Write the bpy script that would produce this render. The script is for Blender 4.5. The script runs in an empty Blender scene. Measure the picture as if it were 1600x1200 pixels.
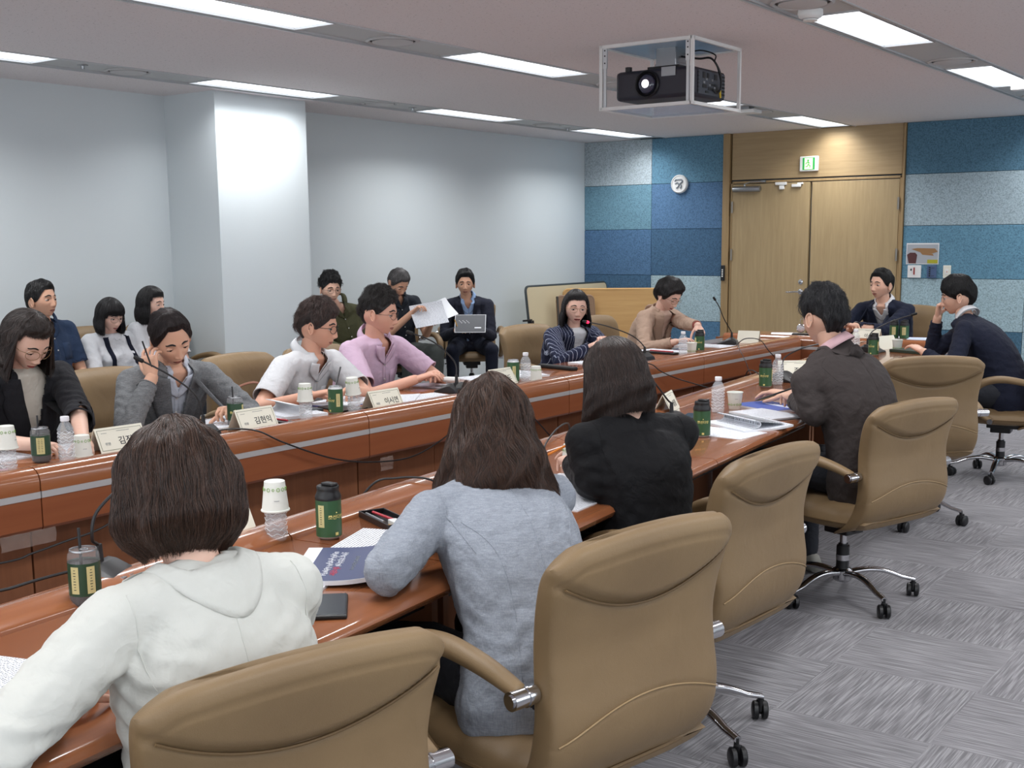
import bpy, math, random
import numpy as np
from mathutils import Vector, Matrix, noise
from mathutils.bvhtree import BVHTree
random.seed(7); np.random.seed(7)
PI = math.pi
SC = bpy.context.scene
COL = SC.collection

# ------------------------------------------------------------------ camera
def cam_matrix(pitch, yaw, roll):
    cy, sy, cp, sp, cr, sr = math.cos(yaw), math.sin(yaw), math.cos(pitch), math.sin(pitch), math.cos(roll), math.sin(roll)
    f = Vector((-sy*cp, cy*cp, -sp)); rt = Vector((cy, sy, 0)); dn = f.cross(rt)
    r2 = rt*cr + dn*sr; d2 = dn*cr - rt*sr
    return Matrix((r2, -d2, -f)).transposed()
cd = bpy.data.cameras.new('camera'); cam = bpy.data.objects.new('camera', cd); COL.objects.link(cam)
cam.matrix_world = Matrix.Translation((0, 0, 1.5)) @ cam_matrix(*[math.radians(a) for a in (8.79626968, 35.93822807, 0.46435318)]).to_4x4()
cd.sensor_width = 36; cd.lens = 1881.96/1600*36; cd.shift_x = -1.4/1600; cd.shift_y = 66.9/1600
cd.clip_start = .05; cd.clip_end = 100
SC.camera = cam
# ------------------------------------------------------------------ light, exposure
SC.view_settings.view_transform = 'Standard'; SC.view_settings.look = 'None'
SC.view_settings.gamma = 1; SC.view_settings.use_curve_mapping = False
SC.view_settings.exposure = 0.0
w = bpy.data.worlds.new('world'); SC.world = w; w.use_nodes = True
w.node_tree.nodes['Background'].inputs[0].default_value = (.75, .85, 1, 1); w.node_tree.nodes['Background'].inputs[1].default_value = .3
LAMP_W = 18.5
TRACKS = [(-6.75, 5.7), (-4.62, 5.87), (-2.37, 6.0), (-.15, 5.9)]
CEIL = 2.6
ADDED_WIN_W = 14.0  # power of the fill lamps in the added right-hand windows
ADDED_BACK_W = 28.0  # power of the fill lamps in the added rear windows
for tx, y0 in TRACKS:
    for k in range(-4, 3):
        yc = y0 + .6 + 2.42*k
        if yc > 11.9 or yc < -3.0: continue
        l = bpy.data.lights.new('ceiling_lamp', 'AREA'); l.shape = 'RECTANGLE'; l.size = .26; l.size_y = 1.16
        l.energy = LAMP_W; l.color = (.98, .99, 1.0); l.spread = 2.45
        o = bpy.data.objects.new('ceiling_lamp', l); o.location = (tx, yc, CEIL-.004); COL.objects.link(o)

# ------------------------------------------------------------------ materials
def lin(c):
    if isinstance(c, str): c = tuple(int(c[i:i+2], 16) for i in (0, 2, 4))
    if max(c) > 1: c = [v/255 for v in c]
    return tuple((v/12.92 if v <= .04045 else ((v+.055)/1.055)**2.4) for v in c) + (1,)
class NT:
    def __init__(s, name):
        s.m = bpy.data.materials.new(name); s.m.use_nodes = True; s.t = s.m.node_tree; s.b = s.t.nodes['Principled BSDF']
        s.out = s.t.nodes['Material Output']
    def n(s, typ, **kw):
        x = s.t.nodes.new('ShaderNode'+typ)
        for k, v in kw.items():
            if k.startswith('i_'):
                key = k[2:]; x.inputs[int(key) if key.isdigit() else key.replace('_', ' ')].default_value = v
            else: setattr(x, k, v)
        return x
    def l(s, a, b): s.t.links.new(a, b)
    def set(s, **kw):
        for k, v in kw.items(): s.b.inputs[k.replace('_', ' ')].default_value = v
    def coord(s, scale=(1, 1, 1), rot=(0, 0, 0), kind='Object'):
        tc = s.n('TexCoord'); mp = s.n('Mapping'); mp.inputs['Scale'].default_value = scale; mp.inputs['Rotation'].default_value = rot
        s.l(tc.outputs[kind], mp.inputs[0]); return mp.outputs[0]
    def noise(s, vec, scale=5, detail=4, rough=.5, dist=0):
        x = s.n('TexNoise'); x.inputs['Scale'].default_value = scale; x.inputs['Detail'].default_value = detail
        x.inputs['Roughness'].default_value = rough; x.inputs['Distortion'].default_value = dist
        s.l(vec, x.inputs['Vector']); return x.outputs[0]
    def ramp(s, fac, stops):
        x = s.n('ValToRGB'); e = x.color_ramp.elements
        while len(e) < len(stops): e.new(.5)
        for k, (p, c) in enumerate(stops): e[k].position = p; e[k].color = lin(c) if not (len(c) == 4 and not isinstance(c, str)) else c
        s.l(fac, x.inputs[0]); return x.outputs[0]
    def mix(s, fac, a, b, mode='MIX'):
        x = s.n('Mix', data_type='RGBA', blend_type=mode)
        for sock, v in ((x.inputs[0], fac), (x.inputs[6], a), (x.inputs[7], b)):
            if hasattr(v, 'is_linked') or hasattr(v, 'node'): s.l(v, sock)
            else: sock.default_value = v
        return x.outputs[2]
    def math(s, op, a, b=0.):
        x = s.n('Math', operation=op)
        for sock, v in ((x.inputs[0], a), (x.inputs[1], b)):
            if hasattr(v, 'node'): s.l(v, sock)
            else: sock.default_value = v
        return x.outputs[0]
    def bump(s, h, strength=.3, dist=.002, normal=None):
        x = s.n('Bump'); x.inputs['Strength'].default_value = strength; x.inputs['Distance'].default_value = dist
        s.l(h, x.inputs['Height'])
        if normal: s.l(normal, x.inputs['Normal'])
        s.l(x.outputs[0], s.b.inputs['Normal']); return x.outputs[0]
    def color(s, c): s.l(c, s.b.inputs['Base Color'])
_mc = {}
def plain(name, c, rough=.5, metal=0, bump=None, **kw):
    if name in _mc: return _mc[name]
    n = NT(name); n.set(Base_Color=lin(c), Roughness=rough, Metallic=metal, **kw)
    if bump:
        v = n.coord(); n.bump(n.noise(v, bump[0], 3), bump[1], bump[2])
    _mc[name] = n.m; return n.m
def fabric(name, c, c2=None, weave=900, fold=.35, rough=.85, stripes=None, melange=None):
    if name in _mc: return _mc[name]
    n = NT(name); v = n.coord(); n.set(Roughness=rough); n.set(Sheen_Weight=.02, Specular_IOR_Level=.2)
    big = n.noise(v, 7, 3, .55, 1.2); mid = n.noise(v, 26, 3, .5, .8)
    fine = n.noise(v, weave, 2)
    base = lin(c)
    col = n.mix(n.math('MULTIPLY', mid, .35), base, lin(c2) if c2 else tuple(x*.82 for x in base[:3])+(1,))
    if melange:
        v2 = n.coord(scale=(1, 1, .12)); v3 = n.coord(scale=(.12, .12, 1))
        a = n.noise(v2, 420, 3, .7); b = n.noise(v3, 420, 3, .7)
        mm = n.math('ADD', a, b); mm = n.ramp(n.math('MULTIPLY', mm, .5), [(.42, (0, 0, 0)), (.62, (1, 1, 1))])
        col = n.mix(mm, col, lin(melange))
    if stripes:
        sx = n.n('SeparateXYZ'); n.l(v, sx.inputs[0])
        y = n.math('MULTIPLY', n.math('ADD', sx.outputs[1], n.math('MULTIPLY', n.math('SUBTRACT', big, .5), .01)), 1/stripes[0])
        fr = n.math('FRACT', y, 0); k = n.math('LESS_THAN', fr, stripes[2])
        col = n.mix(k, col, lin(stripes[1]))
    n.color(col)
    h = n.math('ADD', n.math('MULTIPLY', big, 1.0), n.math('MULTIPLY', mid, .35))
    b1 = n.n('Bump'); b1.inputs['Strength'].default_value = fold; b1.inputs['Distance'].default_value = .03; n.l(h, b1.inputs['Height'])
    b2 = n.n('Bump'); b2.inputs['Strength'].default_value = .25; b2.inputs['Distance'].default_value = .0008; n.l(fine, b2.inputs['Height'])
    n.l(b1.outputs[0], b2.inputs['Normal']); n.l(b2.outputs[0], n.b.inputs['Normal'])
    _mc[name] = n.m; return n.m
def emit(name, c, s):
    if name in _mc: return _mc[name]
    n = NT(name); n.set(Base_Color=lin(c), Emission_Color=lin(c), Emission_Strength=s); _mc[name] = n.m; return n.m
def glass(name, c=(1, 1, 1), rough=.02, ior=1.35, alpha=.25):
    if name in _mc: return _mc[name]
    n = NT(name); n.set(Base_Color=lin(c), Roughness=rough, IOR=ior, Alpha=alpha, Specular_IOR_Level=.8); _mc[name] = n.m; return n.m
def wood(name, c1, c2, axis='z', scale=1., rough=.35, coat=0., dark=None):
    n = NT(name)
    st = {'x': (.06, 1, 1), 'y': (1, .06, 1), 'z': (1, 1, .06)}[axis]
    v = n.coord(scale=tuple(a*scale for a in st))
    g = n.noise(v, 38, 6, .6, .6); g2 = n.noise(v, 6, 3, .5, 1.5)
    col = n.ramp(g, [(.3, c1), (.7, c2)])
    col = n.mix(n.math('MULTIPLY', g2, .5), col, lin(dark or c1))
    n.color(col); n.set(Roughness=rough, Coat_Weight=coat, Coat_Roughness=.04)
    if coat < .5: n.bump(g, .12, .001)
    return n.m

# ------------------------------------------------------------------ mesh builder
class MB:
    def __init__(s): s.v = []; s.f = []; s.mi = []; s.k = 0
    def mat(s, k): s.k = k; return s
    def add(s, vs, fs):
        o = len(s.v); s.v += [tuple(p) for p in vs]; s.f += [tuple(i+o for i in f) for f in fs]; s.mi += [s.k]*len(fs); return s
    def box(s, c, d, m=None):
        x, y, z = [a/2 for a in d]; c = Vector(c)
        p = [Vector((i*x, j*y, k*z)) for i in (-1, 1) for j in (-1, 1) for k in (-1, 1)]
        if m: p = [m @ q for q in p]
        return s.add([q+c for q in p], [(0, 1, 3, 2), (4, 6, 7, 5), (0, 4, 5, 1), (2, 3, 7, 6), (0, 2, 6, 4), (1, 5, 7, 3)])
    def bx(s, x0, x1, y0, y1, z0, z1): return s.box(((x0+x1)/2, (y0+y1)/2, (z0+z1)/2), (x1-x0, y1-y0, z1-z0))
    def lathe(s, prof, n=24, M=None, cap=True):
        M = M or Matrix.Identity(4); vs = []; fs = []; m = len(prof)
        for r, z in prof:
            for i in range(n):
                a = 2*PI*i/n; vs.append(M @ Vector((r*math.cos(a), r*math.sin(a), z)))
        for j in range(m-1):
            for i in range(n): fs.append((j*n+i, j*n+(i+1) % n, (j+1)*n+(i+1) % n, (j+1)*n+i))
        if cap: fs.append(tuple(range(n-1, -1, -1))); fs.append(tuple((m-1)*n+i for i in range(n)))
        return s.add(vs, fs)
    def cyl(s, p0, p1, r0, r1=None, n=16):
        r1 = r0 if r1 is None else r1; p0 = Vector(p0); p1 = Vector(p1); d = p1-p0
        q = d.to_track_quat('Z', 'Y').to_matrix().to_4x4(); M = Matrix.Translation(p0) @ q
        return s.lathe([(r0, 0), (r1, d.length)], n, M)
    def tube(s, pts, r, n=8, closed=False, flat=1.):
        pts = [Vector(p) for p in pts]; m = len(pts); vs = []; up = Vector((0, 0, 1)); fs = []; px = None
        for i, p in enumerate(pts):
            a = pts[(i-1) % m] if (i > 0 or closed) else p; b = pts[(i+1) % m] if (i < m-1 or closed) else p
            t = (b-a).normalized()
            if px is None:
                px = t.orthogonal().normalized()
                if abs(t.z) < .9: px = up.cross(t).normalized()
            else:
                px = (px - t*px.dot(t)); px = px.normalized() if px.length > 1e-6 else t.orthogonal().normalized()
            py = t.cross(px); rr = r[i] if hasattr(r, '__len__') else r
            for k in range(n):
                c = 2*PI*k/n; vs.append(p + px*rr*math.cos(c) + py*rr*flat*math.sin(c))
        for i in range(m if closed else m-1):
            j = (i+1) % m
            for k in range(n): fs.append((i*n+k, i*n+(k+1) % n, j*n+(k+1) % n, j*n+k))
        if not closed: fs.append(tuple(range(n-1, -1, -1))); fs.append(tuple((m-1)*n+k for k in range(n)))
        return s.add(vs, fs)
    def capsule(s, p0, p1, r0, r1, n=14, seg=5):
        p0 = Vector(p0); p1 = Vector(p1); d = p1-p0; L = d.length
        if L < 1e-6: d = Vector((0, 0, 1))
        q = d.to_track_quat('Z', 'Y').to_matrix().to_4x4(); M = Matrix.Translation(p0) @ q
        prof = [(max(r0*math.sin(a), 1e-5), -r0*math.cos(a)) for a in [PI/2*i/seg for i in range(seg+1)]]
        prof += [(max(r1*math.cos(a), 1e-5), L+r1*math.sin(a)) for a in [PI/2*i/seg for i in range(seg+1)]]
        return s.lathe(prof, n, M)
    def ell(s, c, r, M=None, n=20, m=12):
        M4 = Matrix.Translation(c) @ ((M.to_4x4() if M else Matrix.Identity(4)))
        vs = []; fs = []
        for j in range(m+1):
            t = PI*j/m
            for i in range(n):
                a = 2*PI*i/n; q = max(math.sin(t), 1e-4); vs.append(M4 @ Vector((r[0]*q*math.cos(a), r[1]*q*math.sin(a), -r[2]*math.cos(t))))
        for j in range(m):
            for i in range(n): fs.append((j*n+i, j*n+(i+1) % n, (j+1)*n+(i+1) % n, (j+1)*n+i))
        fs.append(tuple(range(n-1, -1, -1))); fs.append(tuple(m*n+i for i in range(n)))
        return s.add(vs, fs)
    def loft(s, rings, closed_ends=True):
        n = len(rings[0]); o = []; fs = []
        for r in rings: o += r
        for j in range(len(rings)-1):
            for i in range(n): fs.append((j*n+i, j*n+(i+1) % n, (j+1)*n+(i+1) % n, (j+1)*n+i))
        if closed_ends: fs.append(tuple(range(n-1, -1, -1))); fs.append(tuple((len(rings)-1)*n+i for i in range(n)))
        return s.add(o, fs)
    def prism(s, poly, h, M=None):
        M = M or Matrix.Identity(4); n = len(poly)
        vs = [M @ Vector((p[0], p[1], 0)) for p in poly] + [M @ Vector((p[0], p[1], h)) for p in poly]
        fs = [tuple(range(n-1, -1, -1)), tuple(range(n, 2*n))] + [(i, (i+1) % n, (i+1) % n+n, i+n) for i in range(n)]
        return s.add(vs, fs)
    def grid(s, P, thick=None, M=None):
        """P[j][i] Vectors -> sheet, or closed slab when thick (list of normals offset) given"""
        M = M or Matrix.Identity(4); a = len(P); b = len(P[0]); P = [[M @ Vector(q) for q in r] for r in P]
        vs = [q for r in P for q in r]; fs = [(j*b+i, j*b+i+1, (j+1)*b+i+1, (j+1)*b+i) for j in range(a-1) for i in range(b-1)]
        if thick:
            N = a*b; t = Vector(thick) if hasattr(thick, '__len__') else None
            def nr(j, i):
                if t is not None: return t
                u = P[j][min(i+1, b-1)]-P[j][max(i-1, 0)]; w_ = P[min(j+1, a-1)][i]-P[max(j-1, 0)][i]
                return u.cross(w_).normalized()*thick
            vs += [P[j][i]+nr(j, i) for j in range(a) for i in range(b)]
            fs = [tuple(reversed(f)) for f in fs] + [tuple(k+N for k in f) for f in fs]
            per = [i for i in range(b)] + [j*b+b-1 for j in range(1, a)] + [(a-1)*b+i for i in range(b-2, -1, -1)] + [j*b for j in range(a-2, 0, -1)]
            for x in range(len(per)): p, q = per[x], per[(x+1) % len(per)]; fs.append((p, q, q+N, p+N))
        return s.add(vs, fs)
    def mesh(s, name, smooth=40):
        me = bpy.data.meshes.new(name); me.from_pydata(s.v, [], s.f); me.update()
        me.polygons.foreach_set('material_index', s.mi)
        if smooth is not None:
            me.polygons.foreach_set('use_smooth', [True]*len(me.polygons))
            if smooth < 180: me.set_sharp_from_angle(angle=math.radians(smooth))
        return me
    def build(s, name, mats, parent=None, smooth=40, bevel=None, subsurf=None, loc=None, rot=None, **kw):
        me = s.mesh(name, smooth)
        for m in (mats if isinstance(mats, (list, tuple)) else [mats]): me.materials.append(m)
        return put(name, me, parent, bevel, subsurf, loc, rot, **kw)
def put(name, me, parent=None, bevel=None, subsurf=None, loc=None, rot=None, **kw):
    o = bpy.data.objects.new(name, me); COL.objects.link(o)
    if parent: o.parent = parent
    if loc is not None: o.location = loc
    if rot is not None: o.rotation_euler = rot if hasattr(rot, '__len__') else (0, 0, rot)
    if bevel:
        b = o.modifiers.new('b', 'BEVEL'); b.width = bevel; b.segments = 2; b.limit_method = 'ANGLE'; b.angle_limit = .6; b.use_clamp_overlap = True
    if subsurf: q = o.modifiers.new('s', 'SUBSURF'); q.levels = q.render_levels = subsurf
    tag(o, **kw); return o
def tag(o, label=None, cat=None, group=None, kind=None):
    if label: o['label'] = label
    if cat: o['category'] = cat
    if group: o['group'] = group
    if kind: o['kind'] = kind
    return o
def thing(name, label, cat, loc=(0, 0, 0), rot=0, group=None):
    o = bpy.data.objects.new(name, None); COL.objects.link(o); o.location = loc; o.empty_display_size = .05
    o.rotation_euler = rot if hasattr(rot, '__len__') else (0, 0, rot)
    return tag(o, label, cat, group)
def dup(root, loc, rot, label=None, group=None):
    def cp(o, par):
        c = o.copy(); COL.objects.link(c); c.parent = par
        for ch in o.children: cp(ch, c)
        return c
    r = cp(root, None); r.location = loc; r.rotation_euler = rot if hasattr(rot, '__len__') else (0, 0, rot)
    tag(r, label, None, group); return r
def text(name, body, size, mat, parent, loc, rot, extrude=.0002, align='CENTER', bold=0):
    c = bpy.data.curves.new(name, 'FONT'); c.body = body; c.size = size; c.align_x = align; c.align_y = 'CENTER'; c.extrude = extrude; c.offset = bold
    c.resolution_u = 2; c.materials.append(mat)
    t = bpy.data.objects.new('t', c); COL.objects.link(t); me = bpy.data.meshes.new_from_object(t.evaluated_get(bpy.context.evaluated_depsgraph_get())); bpy.data.objects.remove(t)
    me.name = name; return put(name, me, parent, loc=loc, rot=rot)
def smooth_path(pts, n=8):
    P = [Vector(p) for p in pts]; out = []
    for i in range(len(P)-1):
        a = P[max(i-1, 0)]; b = P[i]; c = P[i+1]; d = P[min(i+2, len(P)-1)]
        for k in range(n):
            t = k/n; out.append(.5*((2*b)+(c-a)*t+(2*a-5*b+4*c-d)*t*t+(3*b-a-3*c+d)*t**3))
    return out+[P[-1]]

# ------------------------------------------------------------------ shared materials
WHITE_WALL = NT('white_wall'); _v = WHITE_WALL.coord(); WHITE_WALL.set(Roughness=.6)
WHITE_WALL.color(WHITE_WALL.ramp(WHITE_WALL.noise(_v, .7, 3), [(.3, (204, 212, 216)), (.7, (209, 216, 218))])); WHITE_WALL.bump(WHITE_WALL.noise(_v, 220, 2), .05, .001); WHITE_WALL = WHITE_WALL.m
def mk_ceiling():
    n = NT('ceiling_tile'); v = n.coord(); n.set(Roughness=.9)
    a = n.noise(v, 55, 2, .6); b = n.noise(v, 160, 2, .6)
    f = n.ramp(n.math('MULTIPLY', a, b), [(.12, (0, 0, 0)), (.165, (1, 1, 1))])
    n.color(n.mix(f, lin((160, 152, 150)), lin((226, 220, 220)))); n.bump(f, .4, .002); return n.m
M_CEIL = mk_ceiling()
def mk_carpet():
    n = NT('carpet'); tc = n.n('TexCoord'); n.set(Roughness=.95, Specular_IOR_Level=.15)
    sx = n.n('SeparateXYZ'); n.l(tc.outputs['Object'], sx.inputs[0])
    X, Y = sx.outputs[0], sx.outputs[1]
    bx = n.math('FLOOR', n.math('MULTIPLY', X, 2.0)); by = n.math('FLOOR', n.math('MULTIPLY', Y, 2.0))
    par = n.math('FRACT', n.math('MULTIPLY', n.math('ADD', bx, by), .5)); par = n.math('GREATER_THAN', par, .25)
    def stripes(c, o):
        cmb = n.n('CombineXYZ'); n.l(n.math('MULTIPLY', c, 150.), cmb.inputs[0]); n.l(n.math('MULTIPLY', o, 5.), cmb.inputs[1]); n.l(bx, cmb.inputs[2])
        return n.noise(cmb.outputs[0], 1., 2, .6, .3)
    s1 = stripes(X, Y); s2 = stripes(Y, X)
    mx = n.n('Mix', data_type='FLOAT'); n.l(par, mx.inputs[0]); n.l(s1, mx.inputs[2]); n.l(s2, mx.inputs[3]); st = mx.outputs[0]
    v = n.coord(); fi = n.noise(v, 500, 2, .7)
    col = n.ramp(st, [(.36, (112, 111, 114)), (.5, (136, 135, 138)), (.64, (166, 165, 168))])
    cmb = n.n('CombineXYZ'); n.l(bx, cmb.inputs[0]); n.l(by, cmb.inputs[1]); wn = n.n('TexWhiteNoise', noise_dimensions='2D'); n.l(cmb.outputs[0], wn.inputs['Vector'])
    col = n.mix(n.math('MULTIPLY', wn.outputs[0], .25), col, lin((124, 121, 126)))
    col = n.mix(n.math('MULTIPLY', fi, .5), col, lin((120, 118, 120)), 'MULTIPLY') if False else n.mix(n.math('MULTIPLY', n.noise(v, 1.2, 2), .3), col, lin((132, 129, 133)))
    n.color(col); n.bump(n.math('ADD', st, n.math('MULTIPLY', fi, .6)), .6, .003); return n.m
M_CARPET = mk_carpet()
def felt(name, c):
    n = NT(name); v = n.coord(); n.set(Roughness=.95, Specular_IOR_Level=.2)
    a = n.noise(v, 90, 3, .7); b = n.noise(v, 2.2, 3, .6)
    g_ = sum(c)/3; c = tuple(x*.82+g_*.13 for x in c); base = lin(c); d = tuple(x*.62 for x in base[:3])+(1,); li = tuple(min(1, x*1.25) for x in base[:3])+(1,)
    col = n.ramp(a, [(.36, d), (.5, base), (.68, li)]); col = n.mix(n.math('MULTIPLY', b, .3), col, d)
    n.color(col); n.bump(a, .7, .004); return n.m
OAK_H = wood('oak_horizontal', (158, 134, 98), (176, 152, 114), 'x', 1, .5); OAK_V = wood('oak_vertical', (156, 134, 98), (176, 154, 116), 'z', 1, .5)
OAK_TRIM = wood('oak_trim', (150, 124, 86), (166, 140, 100), 'z', 1, .5)
CHERRY = wood('cherry_top', (140, 84, 52), (158, 100, 64), 'y', .6, .2, .6, dark=(124, 70, 42))
CHERRY_F = wood('cherry_fascia', (132, 74, 46), (148, 88, 56), 'y', .5, .35, .2, dark=(118, 62, 38))
CHERRY_V = wood('cherry_panel', (122, 76, 50), (140, 92, 62), 'z', .7, .4, .1, dark=(106, 62, 40))
CHROME = plain('chrome', (205, 205, 208), .16, 1); STEEL = plain('brushed_steel', (170, 172, 175), .35, 1)
ALU = plain('aluminium', (214, 216, 218), .38, .6); BLACKP = plain('black_plastic', (24, 24, 26), .4); BLACKM = plain('matt_black', (18, 18, 19), .7)
WHITEP = plain('white_plastic', (228, 228, 226), .4); PAPER = plain('paper', (226, 228, 232), .7); DKGROOVE = plain('dark_groove', (62, 60, 58), .8)

# ------------------------------------------------------------------ room
X0, X1, Y0, Y1 = -7.63, 2.6, -3.6, 12.0
def struct(name, mb, m, parent=None, label=None, **kw):
    o = mb.build(name, m, parent, **kw)
    if parent is None: o['kind'] = 'structure'
    if label: o['label'] = label
    return o
struct('floor', MB().bx(X0-.3, X1+.3, Y0-.3, Y1+.3, -.12, 0), M_CARPET, smooth=None, label='grey striped carpet tile floor')
struct('wall_left', MB().bx(X0-.15, X0, Y0-.15, Y1+.15, 0, 2.75), WHITE_WALL, smooth=None, label='plain white painted long wall')
struct('pillar', MB().bx(X0, -7.06, 6.06, 6.98, 0, 2.6), WHITE_WALL, smooth=None, label='white square pillar standing out of the long wall')
ADDED_WINS = [(-2.6, -.6), (.2, 2.2), (3.0, 5.0), (5.8, 7.8), (8.6, 10.6)]  # unseen right-hand windows, added to bring extra daylight into the room
wr_ = MB().bx(X1, X1+.15, Y0-.15, Y1+.15, 0, .85).bx(X1, X1+.15, Y0-.15, Y1+.15, 2.35, 2.75)
for ya, yb in zip([Y0-.15]+[w_[1] for w_ in ADDED_WINS], [w_[0] for w_ in ADDED_WINS]+[Y1+.15]): wr_.bx(X1, X1+.15, ya, yb, .85, 2.35)
struct('wall_right', wr_, WHITE_WALL, smooth=None)
ADDED_BWIN = [(-6.6, -4.4), (-3.6, -1.4), (-.6, 1.6)]  # windows behind the camera, likewise added to brighten the room
wb_ = MB().bx(X0, X1, Y0-.15, Y0, 0, .85).bx(X0, X1, Y0-.15, Y0, 2.35, 2.75)
for xa, xb in zip([X0]+[w_[1] for w_ in ADDED_BWIN], [w_[0] for w_ in ADDED_BWIN]+[X1]): wb_.bx(xa, xb, Y0-.15, Y0, .85, 2.35)
struct('wall_back', wb_, WHITE_WALL, smooth=None)
ADDED_BLIND = emit('added_blind_glow', (225, 235, 245), 1.1)  # invented blinds that glow as out-of-view fill
for i, (ya, yb) in enumerate(ADDED_WINS):
    wn = struct('added_window_%d' % (i+1), MB().bx(X1+.06, X1+.1, ya, ya+.05, .85, 2.35).bx(X1+.06, X1+.1, yb-.05, yb, .85, 2.35).bx(X1+.06, X1+.1, ya, yb, .85, .9).bx(X1+.06, X1+.1, ya, yb, 2.3, 2.35).bx(X1+.06, X1+.1, (ya+yb)/2-.02, (ya+yb)/2+.02, .9, 2.3), ALU, smooth=None)
    struct('added_glow_blind', MB().bx(X1+.03, X1+.034, ya+.02, yb-.02, .88, 2.33), ADDED_BLIND, wn, smooth=None)
    l = bpy.data.lights.new('added_window_fill', 'AREA'); l.shape = 'RECTANGLE'; l.size = 1.4; l.size_y = 1.9; l.energy = ADDED_WIN_W; l.color = (.95, .975, 1.0)  # fill lamp placed in each added right-hand opening
    o = bpy.data.objects.new('added_window_fill', l); o.location = (X1+.02, (ya+yb)/2, 1.6); o.rotation_euler = (0, PI/2, 0); COL.objects.link(o)
we = struct('wall_end', MB().bx(X0, -5.87, Y1, Y1+.15, 0, 2.75).bx(-3.92, X1, Y1, Y1+.15, 0, 2.75).bx(-5.87, -3.92, Y1+.02, Y1+.15, 0, 2.75), plain('end_wall_backing', (60, 78, 92), .9), smooth=None, label='end wall clad in blue acoustic panels')
LB, TB, MB1, DB, SB = (184, 200, 208), (112, 158, 180), (84, 124, 166), (74, 112, 148), (98, 146, 174)
cols = [((-7.63, -6.745), [LB, TB, MB1, DB, MB1, DB]), ((-6.745, -5.87), [SB, (90, 130, 172), DB, (176, 204, 214), (88, 134, 172), DB])]
r_ = [(88, 132, 158), (172, 194, 204), (104, 156, 184), (172, 202, 212), (78, 120, 148), (70, 110, 140)]
xs = [-3.92, -2.76, -1.6, -.44, .72, 1.88, 2.6]
cols += [((xs[i], xs[i+1]), r_ if i % 2 == 0 else r_[1:]+r_[:1] if i > 1 else r_) for i in range(len(xs)-1)]
cols[3] = (cols[3][0], r_[:4]+[(170, 200, 210), (170, 200, 210)])
zs = [2.6, 2.105, 1.61, 1.1, .605, .11, 0.0]
_fm = {}
for (xa, xb), rows in cols:
    for k in range(6):
        c = rows[k]
        if c not in _fm: _fm[c] = felt('felt_%d' % len(_fm), c)
        struct('panel', MB().bx(xa+.002, xb-.002, Y1-.028, Y1, zs[k+1]+.002, zs[k]-.002), _fm[c], we, smooth=None, bevel=.003)
for i, (xa, xb) in enumerate(ADDED_BWIN):
    wn = struct('added_window_%d' % (i+6), MB().bx(xa, xa+.05, Y0-.1, Y0-.06, .85, 2.35).bx(xb-.05, xb, Y0-.1, Y0-.06, .85, 2.35).bx(xa, xb, Y0-.1, Y0-.06, .85, .9).bx(xa, xb, Y0-.1, Y0-.06, 2.3, 2.35).bx((xa+xb)/2-.02, (xa+xb)/2+.02, Y0-.1, Y0-.06, .9, 2.3), ALU, smooth=None)
    struct('added_glow_blind', MB().bx(xa+.02, xb-.02, Y0-.034, Y0-.03, .88, 2.33), ADDED_BLIND, wn, smooth=None)
    l = bpy.data.lights.new('added_window_fill', 'AREA'); l.shape = 'RECTANGLE'; l.size = 2.0; l.size_y = 1.4; l.energy = ADDED_BACK_W; l.color = (.95, .975, 1.0)  # fill lamp placed in each added rear opening
    o = bpy.data.objects.new('added_window_fill', l); o.location = ((xa+xb)/2, Y0-.02, 1.6); o.rotation_euler = (PI/2, 0, 0); COL.objects.link(o)
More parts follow.
